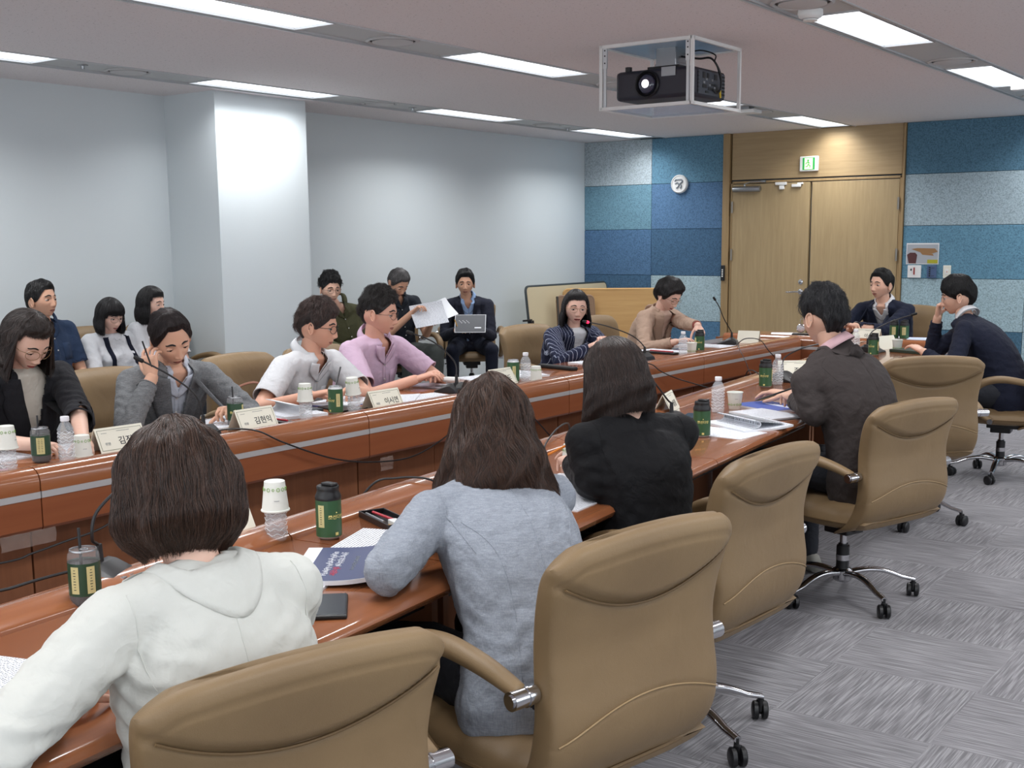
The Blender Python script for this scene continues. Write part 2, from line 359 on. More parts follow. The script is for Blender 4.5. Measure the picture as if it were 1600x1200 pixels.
# door surround
DS = struct('trim_1', MB().bx(-5.868, -5.79, Y1-.05, Y1+.02, 0, 2.6).bx(-3.995+.05, -3.922, Y1-.05, Y1+.02, 0, 2.6), OAK_TRIM, smooth=None, bevel=.004, label='oak door surround stiles')
struct('frame', MB().bx(-5.78, -5.755, Y1-.035, Y1+.02, 0, 2.1).bx(-3.968, -3.945, Y1-.035, Y1+.02, 0, 2.1).bx(-5.79, -3.945, Y1-.035, Y1+.02, 2.075, 2.1), OAK_TRIM, DS, smooth=None, bevel=.003)
struct('header_panel', MB().bx(-5.775, -3.955, Y1-.022, Y1+.02, 2.115, 2.6), OAK_H, DS, smooth=None, bevel=.003)
HINGE = plain('hinge', (150, 146, 138), .4, .8)
for i, (xa, xb) in enumerate([(-5.752, -4.892), (-4.872, -3.972)]):
    d = struct('door_%d' % (i+1), MB().bx(xa, xb, Y1-.03-(.012 if i == 0 else 0), Y1+.01, .005, 2.068), OAK_V, smooth=None, bevel=.003, label=('left oak door leaf with lever handle and closer', 'right plain oak door leaf')[i])
    hx = xa if i == 0 else xb
    for z in (1.83, 1.33, .35): struct('hinge', MB().cyl((hx, Y1-.05, z-.06), (hx, Y1-.05, z+.06), .011), HINGE, d)
    if i == 0:
        h = MB(); h.lathe([(.028, 0), (.028, .008), (.012, .012), (.012, .05)], 20, Matrix.Translation((-4.96, Y1-.04, .95)) @ Matrix.Rotation(PI/2, 4, 'X'))
        h.lathe([(.026, 0), (.026, .008), (.01, .012)], 20, Matrix.Translation((-4.96, Y1-.04, 1.05)) @ Matrix.Rotation(PI/2, 4, 'X'))
        h.tube(smooth_path([(-4.96, Y1-.09, .95), (-5.0, Y1-.095, .95), (-5.06, Y1-.09, .945), (-5.1, Y1-.085, .945)], 4), .009, 10)
        struct('door_handle', h, CHROME, d)
        c = MB().lathe([(.026, 0), (.03, .01), (.03, .3), (.026, .31)], 20, Matrix.Translation((-5.73, Y1-.075, 2.015)) @ Matrix.Rotation(PI/2, 4, 'Y'))
        c.box((-5.6, Y1-.055, 2.015), (.2, .03, .035)); c.cyl((-5.6, Y1-.075, 2.0), (-5.6, Y1-.075, 2.07), .01); c.tube([(-5.6, Y1-.08, 2.065), (-5.52, Y1-.12, 2.085), (-5.4, Y1-.05, 2.09)], .007, 6)
        c.box((-5.4, Y1-.045, 2.09), (.05, .02, .02)); struct('door_closer', c, STEEL, d)
        struct('sensor', MB().box((-5.2, Y1-.055, 2.06), (.12, .03, .03)).box((-5.19, Y1-.055, 2.02), (.05, .03, .04)), WHITEP, d, bevel=.004)
        struct('sensor', MB().box((-5.03, Y1-.055, 2.035), (.1, .03, .03)).box((-4.99, Y1-.055, 2.055), (.06, .025, .02)), WHITEP, d, bevel=.005)
# exit sign
e = thing('exit_sign', 'green running man emergency exit sign over the doors', 'sign', (-4.905, Y1-.03, 2.25))
MB().box((0, -.012, 0), (.2, .024, .15)).build('case', WHITEP, e, bevel=.008)
GRN = emit('sign_green', (40, 150, 70), .5); SGW = emit('sign_glow', (225, 255, 190), .9)
MB().box((0, -.0255, 0), (.13, .003, .12)).build('screen', GRN, e, smooth=None); MB().box((0, -.028, 0), (.085, .003, .11)).build('door_pictogram', SGW, e, smooth=None)
g = MB(); g.capsule((-.005, -.03, .03), (-.005, -.03, .034), .009, .009)
for a, b in [((-.005, .02), (-.002, -.008)), ((-.002, -.008), (.016, -.02)), ((.016, -.02), (.014, -.04)), ((-.002, -.008), (-.012, -.026)), ((-.012, -.026), (-.03, -.03)), ((-.005, .016), (.014, .004)), ((-.005, .016), (-.024, .008)), ((-.024, .008), (-.03, -.005))]:
    g.capsule((a[0], -.03, a[1]), (b[0], -.03, b[1]), .005, .004, 8, 3)
g.build('running_figure', GRN, e)
# round wall emblem
e = thing('wall_emblem', 'small round white relief emblem on the blue panels', 'emblem', (-6.386, Y1-.028, 2.095))
RM = Matrix.Rotation(PI/2, 4, 'X')
MB().lathe([(.098, 0), (.1, .01), (.1, .03), (.088, .04), (.082, .034), (.0001, .034)], 40, RM).build('disc', WHITEP, e, smooth=30)
g = MB(); GY = plain('emblem_grey', (130, 138, 146), .5)
for pts in ([(-.04, .045), (.03, .045), (.04, .02), (.01, .0), (.03, -.02), (.02, -.05)], [(-.045, .0), (-.015, .015), (.0, -.02), (-.03, -.045)], [(-.05, .03), (-.03, .05)]):
    g.tube(smooth_path([(x, -.038, z) for x, z in pts], 4), .008, 6)
g.build('relief', GY, e)
# card reader
e = thing('card_reader', 'narrow black card reader on the door frame', 'reader', (-5.84, Y1-.05, 1.135))
MB().box((0, -.012, 0), (.042, .026, .165)).build('case', BLACKP, e, bevel=.005); g = MB()
for k in range(5): g.box((0, -.0255, .035-.018*k), (.014, .002, .009))
g.build('indicator', emit('reader_led', (230, 230, 225), .3), e, smooth=None)
# poster
e = thing('photo_print', 'small taped photo print of a long meeting table and a brown bin', 'poster', (-3.72, Y1-.03, 1.34))
MB().box((0, -.002, 0), (.315, .003, .205)).build('sheet', WHITEP, e, smooth=None)
MB().box((0, -.0045, -.002), (.3, .002, .185)).build('picture', plain('print_grey', (168, 172, 178), .5), e, smooth=None)
RMp = Matrix.Rotation(PI/2, 4, 'X')
MB().prism([(-.11, .045), (-.05, .055), (.12, .05), (.148, .02), (.09, .0), (-.01, .01)], .0015, Matrix.Translation((0, -.0055, 0)) @ RMp).prism([(-.02, .012), (.1, -.002), (.11, -.02), (.0, -.01)], .001, Matrix.Translation((0, -.0055, 0)) @ RMp).build('table_image', plain('print_wood', (150, 112, 72), .5), e, smooth=None)
MB().prism([(-.15, -.01), (-.12, .01), (-.07, .01), (-.05, -.012), (-.06, -.094), (-.13, -.094)], .0015, Matrix.Translation((0, -.0055, 0)) @ RMp).build('bin_image', plain('print_brown', (84, 46, 46), .5), e, smooth=None)
MB().box((.1, -.0065, -.075), (.1, .002, .035)).build('caption_strip', plain('print_yellow', (170, 165, 40), .5), e, smooth=None)
for nm, lab, x, wd, c, marks in (('thermostat', 'square white control plate with red lever below the photo print', -3.79, .13, WHITEP, 1), ('wall_switch', 'dark blue wall control plate beside the white one', -3.622, .09, plain('blue_plate', (72, 92, 128), .5), 2), ('wall_switch', 'narrow ivory switch plate rightmost of the three', -3.476, .072, plain('ivory', (226, 224, 210), .5), 3)):
    e = thing(nm, lab, 'switch', (x, Y1-.03, 1.167)); MB().box((0, -.008, 0), (wd, .016, .122)).build('plate', c, e, bevel=.003)
    if marks == 1: MB().box((.0, -.018, .005), (.012, .006, .07)).build('lever', plain('red_lever', (150, 50, 44), .5), e, smooth=None); MB().box((-.03, -.018, .018), (.012, .006, .02)).build('button', DKGROOVE, e, smooth=None)
    if marks == 2: g = MB(); [g.box((-.018, -.018, .04-.02*k), (.014, .006, .012)) for k in range(5)]; g.box((.012, -.017, .035), (.03, .003, .004)).box((.012, -.017, -.04), (.03, .003, .004)); g.build('button', BLACKP, e, smooth=None)
    if marks == 3: MB().box((0, -.018, .0), (.03, .006, .05)).build('rocker', WHITEP, e, bevel=.002); MB().box((.004, -.022, .0), (.008, .003, .01)).build('indicator', plain('orange_dot', (200, 120, 40), .5), e, smooth=None)

# ceiling slabs and light tracks
TW = .19
edges = [X0-.2]
for tx, _ in TRACKS: edges += [tx-TW, tx+TW]
edges.append(X1+.2)
ce = MB()
for i in range(0, len(edges), 2): ce.bx(edges[i], edges[i+1], Y0-.2, Y1+.2, CEIL, CEIL+.1)
ce.bx(X0-.2, X1+.2, Y0-.2, Y1+.2, CEIL+.1, CEIL+.2)
ceiling = struct('ceiling', ce, M_CEIL, smooth=None, label='grey flecked mineral fibre ceiling')
TRAY = plain('track_tray', (186, 188, 188), .5); TRIMM = plain('track_edge', (196, 198, 200), .45, .3)
DIFF = emit('diffuser_glow', (245, 250, 255), 2.2); VENTM = plain('vent_white', (190, 190, 190), .5)
for ti, (tx, y0) in enumerate(TRACKS):
    t = MB(); segs = []
    ys = [y0+2.42*k for k in range(-4, 3) if -3.4 < y0+2.42*k < 11.5]
    edges_y = [Y0] + [q for y in ys for q in (y, min(y+1.2, Y1-.02))] + [Y1]
    for i in range(0, len(edges_y), 2): t.bx(tx-TW+.03, tx+TW-.03, edges_y[i], edges_y[i+1], CEIL+.008, CEIL+.03)
    for y in ys: t.bx(tx-TW+.03, tx-.145, y, y+1.2, CEIL+.008, CEIL+.03); t.bx(tx+.145, tx+TW-.03, y, y+1.2, CEIL+.008, CEIL+.03)
    tr = struct('trim_%d' % (ti+2), t, TRAY, smooth=None, label='recessed ceiling service track')
    r = MB()
    for sx in (-1, 1):
        x = tx+sx*TW; r.bx(min(x, x-sx*.012), max(x, x-sx*.012), Y0, Y1, CEIL-.006, CEIL+.03)
        x = tx+sx*(TW-.03); r.bx(min(x, x+sx*.006), max(x, x+sx*.006), Y0, Y1, CEIL-.002, CEIL+.03)
    r.build('edge_rail', TRIMM, tr, smooth=None)
    MB().bx(tx-TW, tx+TW, Y0, Y1, CEIL+.031, CEIL+.05).build('groove', DKGROOVE, tr, smooth=None)
    side = ['by the long white wall', 'above the far table', 'above the near table', 'over the aisle'][ti]
    for k, y in enumerate(ys):
        e = thing('ceiling_light', 'white ceiling light %s, %s' % (side, ['', 'first', 'second', 'third', 'fourth', 'fifth', 'sixth', 'seventh'][len(ys)-k]+' from the end wall'), 'ceiling light', (tx, y+.6, CEIL), 0, 'ceiling light panels')
        MB().bx(-.145, .145, -.6, .6, .012, .02).build('diffuser', DIFF, e, smooth=None)
        MB().bx(-.149, -.143, -.6, .6, -.001, .02).bx(.143, .149, -.6, .6, -.001, .02).bx(-.149, .149, -.604, -.598, -.001, .02).bx(-.149, .149, .598, .604, -.001, .02).build('frame', TRIMM, e, smooth=None)
        yv = y-.61+(.25 if ti == 2 else 0)
        if yv > 3:
            v = thing('ceiling_vent', 'round ceiling diffuser %s, %s' % (side, ['', 'first', 'second', 'third', 'fourth', 'fifth'][min(5, len(ys)-k)]+' from the end wall'), 'vent', (tx, yv, CEIL+.008), 0, 'round ceiling diffusers')
            MB().lathe([(.15, 0), (.152, -.006), (.14, -.012), (.13, -.004), (.13, .0)], 40).build('ring', VENTM, v, smooth=50)
            MB().lathe([(.112, -.0), (.115, -.012), (.09, -.018), (.0001, -.02)], 40).build('disc', VENTM, v, smooth=50)
            MB().lathe([(.128, -.003), (.116, -.002)], 40, cap=False).build('gap_ring', DKGROOVE, v, smooth=50)
for (x, y, lab) in ((-2.42, 5.86, 'white round smoke detector beside the nearest right ceiling light'), (-2.3, 9.9, 'white smoke detector at the far right of the ceiling track')):
    e = thing('smoke_detector', lab, 'detector', (x, y, CEIL+.008)); MB().lathe([(.06, 0), (.062, -.02), (.055, -.035), (.035, -.045), (.035, -.052), (.0001, -.054)], 32).build('body', WHITEP, e, smooth=40)
    MB().lathe([(.04, -.036), (.04, -.044)], 24, cap=False).build('slot', BLACKP, e)
for i, (x, y) in enumerate(((-6.75, 4.75), (-6.76, 7.93), (-6.8, 10.35))):
    e = thing('sprinkler', 'tiny ceiling sprinkler head by the long wall, %s' % ['nearest the camera', 'middle one', 'farthest one'][i], 'sprinkler', (x, y, CEIL+.008)); MB().lathe([(.035, 0), (.033, -.004), (.012, -.006), (.01, -.025), (.018, -.027), (.0001, -.03)], 16).build('head', STEEL, e)
e = thing('ceiling_sensor', 'flat white bracket box on the ceiling beyond the projector', 'bracket', (-4.62, 9.75, CEIL-.03)); MB().box((0, 0, 0), (.3, .16, .03)).build('box', WHITEP, e, bevel=.004); MB().box((0, 0, .025), (.18, .1, .03)).build('mount', STEEL, e)
e = thing('beam_detector', 'white bar shaped ceiling detector at the right frame edge', 'detector', (-2.28, 9.55, CEIL-.02)); MB().box((.06, 0, 0), (.3, .09, .05)).build('body', WHITEP, e, bevel=.012)
# ------------------------------------------------------------------ conference table sections
TZ = .74
def table_section(lab, origin, ang, L, W=.70, group='cherry wood conference table sections', hatch=None, ends=(0, 0), apron=True):
    e = thing('conference_table', lab, 'table', origin, ang, group)
    g = .0025; a, b = g, L-g
    prof = [(.137, TZ-.035), (.137, TZ-.004), (.141, TZ), (W-.018, TZ), (W-.006, TZ-.005), (W, TZ-.016), (W-.006, TZ-.03), (W-.02, TZ-.035)]
    R = lambda P: [[Vector((x, y, z)) for x, z in P] for y in (a, b)]
    MB().loft(R(prof)).build('tabletop', CHERRY, e, smooth=50)
    rp = [(.0, .694), (.0, .728), (.006, .748), (.02, .762), (.04, .770), (.062, .771), (.085, .767), (.108, .759), (.126, .751), (.1335, .744), (.1335, .70), (.02, .694)]
    MB().loft(R(rp)).build('edge_ridge', CHERRY, e, smooth=50)
    MB().bx(-.002, .02, a, b, .672, .6935).build('metal_strip', ALU, e, smooth=None)
    MB().loft(R([(.0, .575), (.0, .6715), (.02, .6715), (.02, .565), (.006, .565)])).build('fascia', CHERRY_F, e, smooth=30)
    n = max(2, round(L/.53))
    for k in range(n): MB().bx(.075, .095, a+(b-a)*k/n+.0015, a+(b-a)*(k+1)/n-.0015, .06, .575).build('panel', CHERRY_V, e, smooth=None)
    MB().bx(.085, .10, a, b, .0, .06).build('plinth', BLACKP, e, smooth=None)
    if apron:
        for p_, q_ in ((a+.01, a+.035), (b-.035, b-.01)): MB().bx(.12, W-.12, p_, q_, .0, TZ-.036).build('side_panel', CHERRY_V, e, smooth=None)
        MB().bx(.095, W-.14, a+.036, b-.036, TZ-.11, TZ-.036).build('cable_tray', BLACKP, e, smooth=None)
    if hatch is not None:
        t = MB(); w_ = .0015
        for x0, x1, y0, y1 in ((.17, .32, hatch, hatch+w_), (.17, .32, hatch+.26, hatch+.26+w_), (.17, .17+w_, hatch, hatch+.26), (.32, .32+w_, hatch, hatch+.26)): t.bx(x0, x1, y0, y1, TZ, TZ+.0006)
        t.bx(.285, .315, hatch+.235, hatch+.25, TZ, TZ+.0008); t.build('cable_hatch', BLACKP, e, smooth=None)
    return e
FX = -3.55
fy = [-.94, .65, 2.24, 3.83, 5.42, 7.01, 8.60]
nm = ['nearest the camera, mostly outside the frame', 'at the left frame edge', 'in front of the man resting his cheek on his hand', 'in front of the man in the pink shirt', 'in front of the woman in the pinstripe blazer', 'in front of the woman in the beige blazer']
for i in range(6): table_section('far row cherry table section '+nm[i], (FX, fy[i+1], 0), PI, 1.59, .63)
NA = math.atan(.108)
def npt(Y): return (-2.30-.108*(Y-1.34), Y, 0)
sy = math.cos(NA)
ny = [-2.64, -1.06, .53, 2.11, 3.69, 5.27, 6.85]
nn = ['', 'at the bottom left corner', 'under the white jacket arm', 'in front of the grey blazer back', 'beside the black blouse back', 'in front of the brown jacket man', 'last one before the head table']
for i in range(1, 7): table_section('near row cherry table section '+nn[i], npt(ny[i]), NA, (1.58)/sy, .71, hatch=.49 if i == 3 else None)
# head table
table_section('head table cherry section facing down the room at the far end', (-2.55, 8.62, 0), PI/2, 1.66, .72)
def corner():
    e = thing('conference_table', 'square cherry corner section joining the far row to the head table', 'table', (0, 0, 0), 0, 'cherry wood conference table sections')
    MB().bx(-4.18, -4.213+.0, 8.6, 8.62, TZ-.035, TZ)
    MB().bx(-4.25, -4.213, 8.603, 9.33, TZ-.035, TZ-.001).bx(-4.25, -4.213, 9.33, 9.34, TZ-.035, TZ)
    MB().prism([(-4.26, 8.604), (-3.69, 8.604), (-3.55, 8.604), (-3.55, 8.618), (-4.212, 8.618), (-4.212, 9.34), (-4.26, 9.34)], .035, Matrix.Translation((0, 0, TZ-.035))).build('tabletop', CHERRY, e, smooth=None)
    MB().bx(-4.25, -4.23, 8.61, 9.33, 0, TZ-.036).build('side_panel', CHERRY_V, e, smooth=None)
corner()
# ------------------------------------------------------------------ leather chair
def leather():
    n = NT('tan_leather'); v = n.coord(); n.set(Roughness=.5, Specular_IOR_Level=.4)
    a = n.noise(v, 3.5, 3, .5); b = n.noise(v, 450, 2, .6)
    n.color(n.ramp(a, [(.3, (121, 99, 71)), (.7, (134, 111, 80))])); h = n.math('ADD', n.math('MULTIPLY', n.noise(v, 14, 3, .5, .6), 6.), b)
    n.bump(h, .25, .0012); return n.m
LEATH = leather(); STITCH = plain('leather_seam', (112, 88, 56), .6); SEAML = plain('leather_piping', (150, 124, 86), .5)
def interp(tab, t):
    for (a, *va), (b, *vb) in zip(tab, tab[1:]):
        if t <= b: k = (t-a)/(b-a); k = max(0, min(1, k)); k = k*k*(3-2*k) if False else k; return [x+(y-x)*k for x, y in zip(va, vb)]
    return list(tab[-1][1:])
BK = [(.345, -.10, .20, .05), (.365, -.17, .235, .075), (.40, -.225, .25, .09), (.45, -.262, .256, .10), (.50, -.28, .257, .10), (.56, -.285, .254, .098), (.63, -.278, .25, .092), (.70, -.275, .25, .088), (.77, -.285, .256, .086), (.84, -.305, .264, .088), (.90, -.328, .268, .085), (.925, -.34, .262, .07)]
def bk(z):
    # smooth interpolation
    tot = 0; acc = [0, 0, 0]
    for dz in (-.02, -.01, 0, .01, .02):
        q = interp(BK, min(max(z+dz, .345), .925)); acc = [x+y for x, y in zip(acc, q)]
    return [x/5 for x in acc]
def sst(a, b, x): t = max(0, min(1, (x-a)/(b-a))); return t*t*(3-2*t)
def chair_back():
    nz, ny_ = 84, 46; rings = []
    def ztop(u): return .925-.022*abs(u)**2.2-.03*max(0, abs(u)-.8)/.2*abs(u)
    def pt(u, s, front):
        zt = ztop(u); z = .345+(zt-.345)*s; xc, hw, th = bk(z); y = u*hw
        edge = (1-abs(u)**6)**.5 if abs(u) < 1 else 0; te = (1-abs(2*s-1)**10)**.5
        t = th/2*(.35+.65*edge)*te
        if front: d = t*.9-.02*(1-u*u)*sst(.45, .6, z)*(1-sst(.75, .9, z)); return Vector((xc+d+.004, y, z))
        za = .765+.082*(abs(u))**2; off = .013*sst(za, za+.022, z)*edge-.006*math.exp(-((z-za)/.008)**2)
        zl = .575-.06*abs(u)**2; off += -.0025*math.exp(-((z-zl)/.004)**2); zs_ = ztop(u)-.042; off += -.003*math.exp(-((z-zs_)/.004)**2)
        return Vector((xc-t-off-.002, y, z))
    us = [math.sin(PI/2*(2*i/ny_-1))*(1) for i in range(ny_+1)]; us = [.62*a+.38*(2*i/ny_-1) for i, a in enumerate(us)]
    ss = [j/nz for j in range(nz+1)]
    P = []
    for s_ in ss: P.append([pt(u, s_, False) for u in us]+[pt(u, s_, True) for u in reversed(us)])
    m = MB().loft(P); return m
def pad_path(): return smooth_path([(-.255, .285, .625), (-.16, .288, .652), (-.04, .29, .668), (.05, .29, .655), (.115, .288, .615), (.135, .285, .55), (.12, .282, .48), (.07, .278, .43), (.03, .272, .405)], 6)
def make_chair(lab, loc, rot, zs_=1.0, group='tan leather conference chairs'):
    e = thing('conference_chair', lab, 'chair', loc, rot, group); e.scale = (1, 1, zs_)
    bo = chair_back().build('backrest', LEATH, e, smooth=60)
    # piping seams following the rear edge
    for sgn in (-1, 1):
        pts = []
        for k in range(26):
            s_ = .04+.86*k/25; z = .345+(.9-.345)*s_; xc, hw, th = bk(z); pts.append((xc-th*.12-.0, sgn*hw*.985, z))
        MB().tube(pts, .0035, 6).build('piping', STITCH, e)
    arcs = []
    for k in range(31):
        u = -.93+1.86*k/30; z = .765+.082*u*u-.002; xc, hw, th = bk(z); t = th/2*(.35+.65*(1-abs(u)**6)**.5); arcs.append((xc-t-.0015, u*hw, z))
    MB().tube(arcs, .0028, 6).build('seam', STITCH, e)
    low = []
    for k in range(31):
        u = -.95+1.9*k/30; z = .575-.06*u*u; xc, hw, th = bk(z); t = th/2*(.35+.65*(1-abs(u)**6)**.5); low.append((xc-t-.002, u*hw, z))
    MB().tube(low, .0022, 5).build('seam', SEAML, e)
    # seat
    rows = []; nu, nv = 30, 30
    def seat(u, v, top):
        x = -.02+.27*v; y = .245*u*(1-.06*max(0, v)); r = (max(0, 1-abs(u)**7))**.5*(max(0, 1-abs(v)**7))**.5
        h = .045*r; tuft = .010*math.exp(-((v-.05)/.06)**2)+.010*math.exp(-((v-.55)/.06)**2)+.008*math.exp(-((v+.45)/.06)**2)
        z0 = .405+.012*v*v
        return Vector((x, y, z0+(.018 if v > .8 else .02)*0+(h*1.15-tuft*r+.006*(1-u*u) if top else -h*.95)-.03*max(0, v-.7)))
    g = [math.sin(PI/2*(2*i/nu-1))*.5+.5*(2*i/nu-1) for i in range(nu+1)]
    tp = [[seat(u, v, True) for u in g] for v in g]; bt = [[seat(u, v, False) for u in g] for v in g]
    MB().grid(tp).build('seat', LEATH, e, smooth=180); MB().grid([list(reversed(r)) for r in bt]).build('seat_shell', LEATH, e, smooth=180)
    band = [(.245*math.copysign(abs(math.cos(a))**.35, math.cos(a)), .245*0+.27*math.copysign(abs(math.sin(a))**.35, math.sin(a))) for a in [2*PI*i/60 for i in range(60)]]
    MB().tube([(-.02+b, a*(1-.06*max(0, b/.27)), .405+.012*(b/.27)**2-.03*max(0, b/.27-.7)) for a, b in band], .005, 6, closed=True).build('piping', STITCH, e)
    for sgn in (-1, 1):
        pth = [Vector((p.x, sgn*p.y, p.z)) for p in pad_path()]; n = len(pth)
        rr = [.016+.014*math.sin(PI*min(1, (i+1)/(n)))**.6 for i in range(n)]
        MB().tube(pth, rr, 14, flat=.82).build('armrest', LEATH, e, smooth=180)
        c = MB().cyl((-.262, sgn*.255, .618), (-.262, sgn*.318, .618), .019, n=24).cyl((-.262, sgn*.318, .618), (-.262, sgn*.322, .618), .0135, n=24).lathe([(.021, 0), (.021, .006)], 24, Matrix.Translation((-.262, sgn*.275, .618)) @ Matrix.Rotation(-sgn*PI/2, 4, 'X'))
        c.build('connector', CHROME, e); MB().cyl((.03, sgn*.22, .40), (.03, sgn*.30, .40), .017, n=20).build('connector', CHROME, e)
    MB().box((-.02, 0, .345), (.2, .16, .035)).box((-.0, 0, .32), (.12, .11, .05)).cyl((.02, -.12, .345), (.02, -.26, .34), .006).build('mechanism', BLACKP, e, bevel=.012)
    c = MB().cyl((0, 0, .10), (0, 0, .235), .027).cyl((0, 0, .235), (0, 0, .245), .02); c.build('column_sleeve', BLACKP, e)
    MB().cyl((0, 0, .24), (0, 0, .32), .014).cyl((0, 0, .17), (0, 0, .195), .0278).build('gas_lift', CHROME, e)
    MB().lathe([(.03, .075), (.04, .085), (.042, .125), (.03, .135)], 24).build('hub', CHROME, e)
    for k in range(5):
        a = 2*PI*k/5+.3; D = Vector((math.cos(a), math.sin(a), 0)); Nn = Vector((-D.y, D.x, 0)); rings = []
        for j in range(11):
            t = j/10; r = .03+.275*t; z = .112+.018*math.sin(PI*min(t*1.25, 1))-.034*t**2.2; hw = .021-.007*t; hh = .014-.005*t; ring = []
            for q in range(10): b = 2*PI*q/10; ring.append(D*r+Nn*hw*math.cos(b)+Vector((0, 0, z+hh*math.sin(b))))
            rings.append(ring)
        leg = MB().loft(rings).build('leg', CHROME, e, smooth=60)
        c0 = D*.30; ca = a+.9+k*1.7; W_ = Vector((math.cos(ca), math.sin(ca), 0)); q = Vector((-W_.y, W_.x, 0))
        c = MB(); cc = c0+q*.012+Vector((0, 0, .029))
        for s2 in (-1, 1):
            M = Matrix.Translation(cc+W_*s2*.014) @ (W_*s2).to_track_quat('Z', 'Y').to_matrix().to_4x4()
            c.lathe([(.024, -.009), (.029, -.006), (.029, .006), (.024, .010), (.014, .012), (.0001, .012)], 22, M)
        c.cyl(c0+Vector((0, 0, .03)), c0+Vector((0, 0, .082)), .008); c.box(cc+Vector((0, 0, .012)), (.018, .018, .045))
        c.build('caster', BLACKP, leg, smooth=40)
    return e
CH0 = make_chair('tan leather chair back in the bottom left corner behind the white jacket woman', (-1.62, 1.33, 0), math.radians(165))
CH0.scale = (1, 1, .96)
def chair(lab, x, y, deg, zs_=1.0):
    c = dup(CH0, (x, y, 0), math.radians(deg), lab); c.scale = (1, 1, zs_); return c
chair('largest tan leather chair back, behind the woman in the light grey blazer', -1.485, 2.13, 168.5, 1.02)
chair('tan leather chair behind the woman in the black blouse', -1.69, 3.15, 176, 1.0)
chair('tan leather chair holding the man in the dark brown jacket', -1.77, 4.80, 162, .95)
chair('empty tan leather chair seen square from behind, right of the brown jacket man', -2.02, 6.36, 128, .99)
chair('tan leather chair at the right frame edge holding the navy suit man with glasses', -1.9, 7.85, 186, .97)
chair('tan leather chair of the man at the head of the table', -3.25, 9.82, -95, 1.02)
for (y, d, lab, x) in ((2.72, 4, 'tan leather chair at the left frame edge under the woman in the black blazer', -4.55), (3.42, 0, 'tan leather chair behind the grey blazer man resting his cheek', -4.55), (4.30, 2, 'tan leather chair behind the man in the white short sleeve shirt', -4.58), (4.90, 4, 'tan leather chair hidden behind the man in the pink shirt', -4.6),
    (6.80, -8, 'tan leather chair behind the woman in the pinstripe blazer', -4.52), (7.92, 0, 'tan leather chair behind the woman in the beige blazer', -4.62)): chair(lab, x, y, d, 1.0)
for (x, y, d, lab) in ((-7.12, 4.56, 0, 'tan leather chair by the long wall under the man in the denim shirt'), (-7.12, 5.14, 0, 'tan leather chair by the long wall under the woman with dark shoulder straps'), (-7.12, 5.72, 0, 'tan leather chair by the long wall beside the pillar'),
    (-7.06, 7.44, -20, 'tan leather chair by the long wall under the curly haired man in the olive shirt'), (-7.05, 8.1, -25, 'tan leather chair by the long wall under the grey haired man reading'), (-7.08, 9.1, -48, 'tan leather chair by the long wall under the dark suit man facing the camera')): chair(lab, x, y, d, 1.0)
# ------------------------------------------------------------------ stacked folding tables in the corner
def leaning_table(lab, base, ang, L, H, top, edge, tilt):
    e = thing('folding_table', lab, 'table', base, (0, tilt, ang))
    o = MB(); r = .05
    pl = []
    for cx, cz, a0 in ((L/2-r, H-r, 0), (-L/2+r, H-r, PI/2), (-L/2+r, r, PI), (L/2-r, r, 1.5*PI)):
        for k in range(7): a = a0+PI/2*k/6; pl.append((cx+r*math.cos(a), cz+r*math.sin(a)))
    M = Matrix(((0, 0, 1, 0), (1, 0, 0, 0), (0, 1, 0, 0), (0, 0, 0, 1)))
    MB().prism(pl, .024, M).build('tabletop', top, e, smooth=None)
    MB().tube([(.012, x, z) for x, z in pl], .0145, 8, closed=True).build('edging', edge, e)
    return e, M
BEI = plain('laminate_beige', (204, 190, 158), .5); OAKB = wood('board_oak', (186, 144, 88), (204, 164, 106), 'y', .6, .45); BRN = plain('board_brown', (136, 108, 84), .6)
e, M = leaning_table('beige folding tabletop with dark edging leaning on the white wall in the corner', (-7.27, 11.15, .42), 0, 1.6, .60, BEI, plain('dark_edging', (52, 60, 62), .5), -.12)
MB().box((.04, -.86, .25), (.03, .14, .02)).box((.05, -.8, .22), (.03, .05, .05)).build('bracket', BLACKP, e, bevel=.004)
MB().box((.03, -.5, -.2), (.04, .05, .42)).box((.03, .5, -.2), (.04, .05, .42)).build('leg', BLACKP, e, bevel=.004)
e, M = leaning_table('bare wooden board leaning in the corner in front of the beige tabletop', (-6.78, 11.25, .33), math.radians(-52), 1.1, .64, OAKB, OAKB, -.12)
e.rotation_euler = (0, -.12, math.radians(-56))
MB().box((-.03, -.53, .3), (.03, .03, .56)).build('end_strip', plain('bracket_dark', (60, 54, 48), .5), e, bevel=.003)
MB().box((.0, -.3, -.16), (.05, .05, .32)).box((.0, .3, -.16), (.05, .05, .32)).build('leg', BLACKP, e, bevel=.004)
e, M = leaning_table('brown leatherette panel leaning between the beige tabletop and the wooden board', (-7.0, 10.85, .36), math.radians(-35), .42, .55, BRN, BRN, -.15)
MB().box((.02, -.21, .3), (.03, .02, .5)).build('end_strip', plain('bracket_dark', (60, 54, 48), .5), e, bevel=.003)
MB().box((.0, -.1, -.17), (.04, .3, .34)).build('leg', BLACKP, e, bevel=.004)
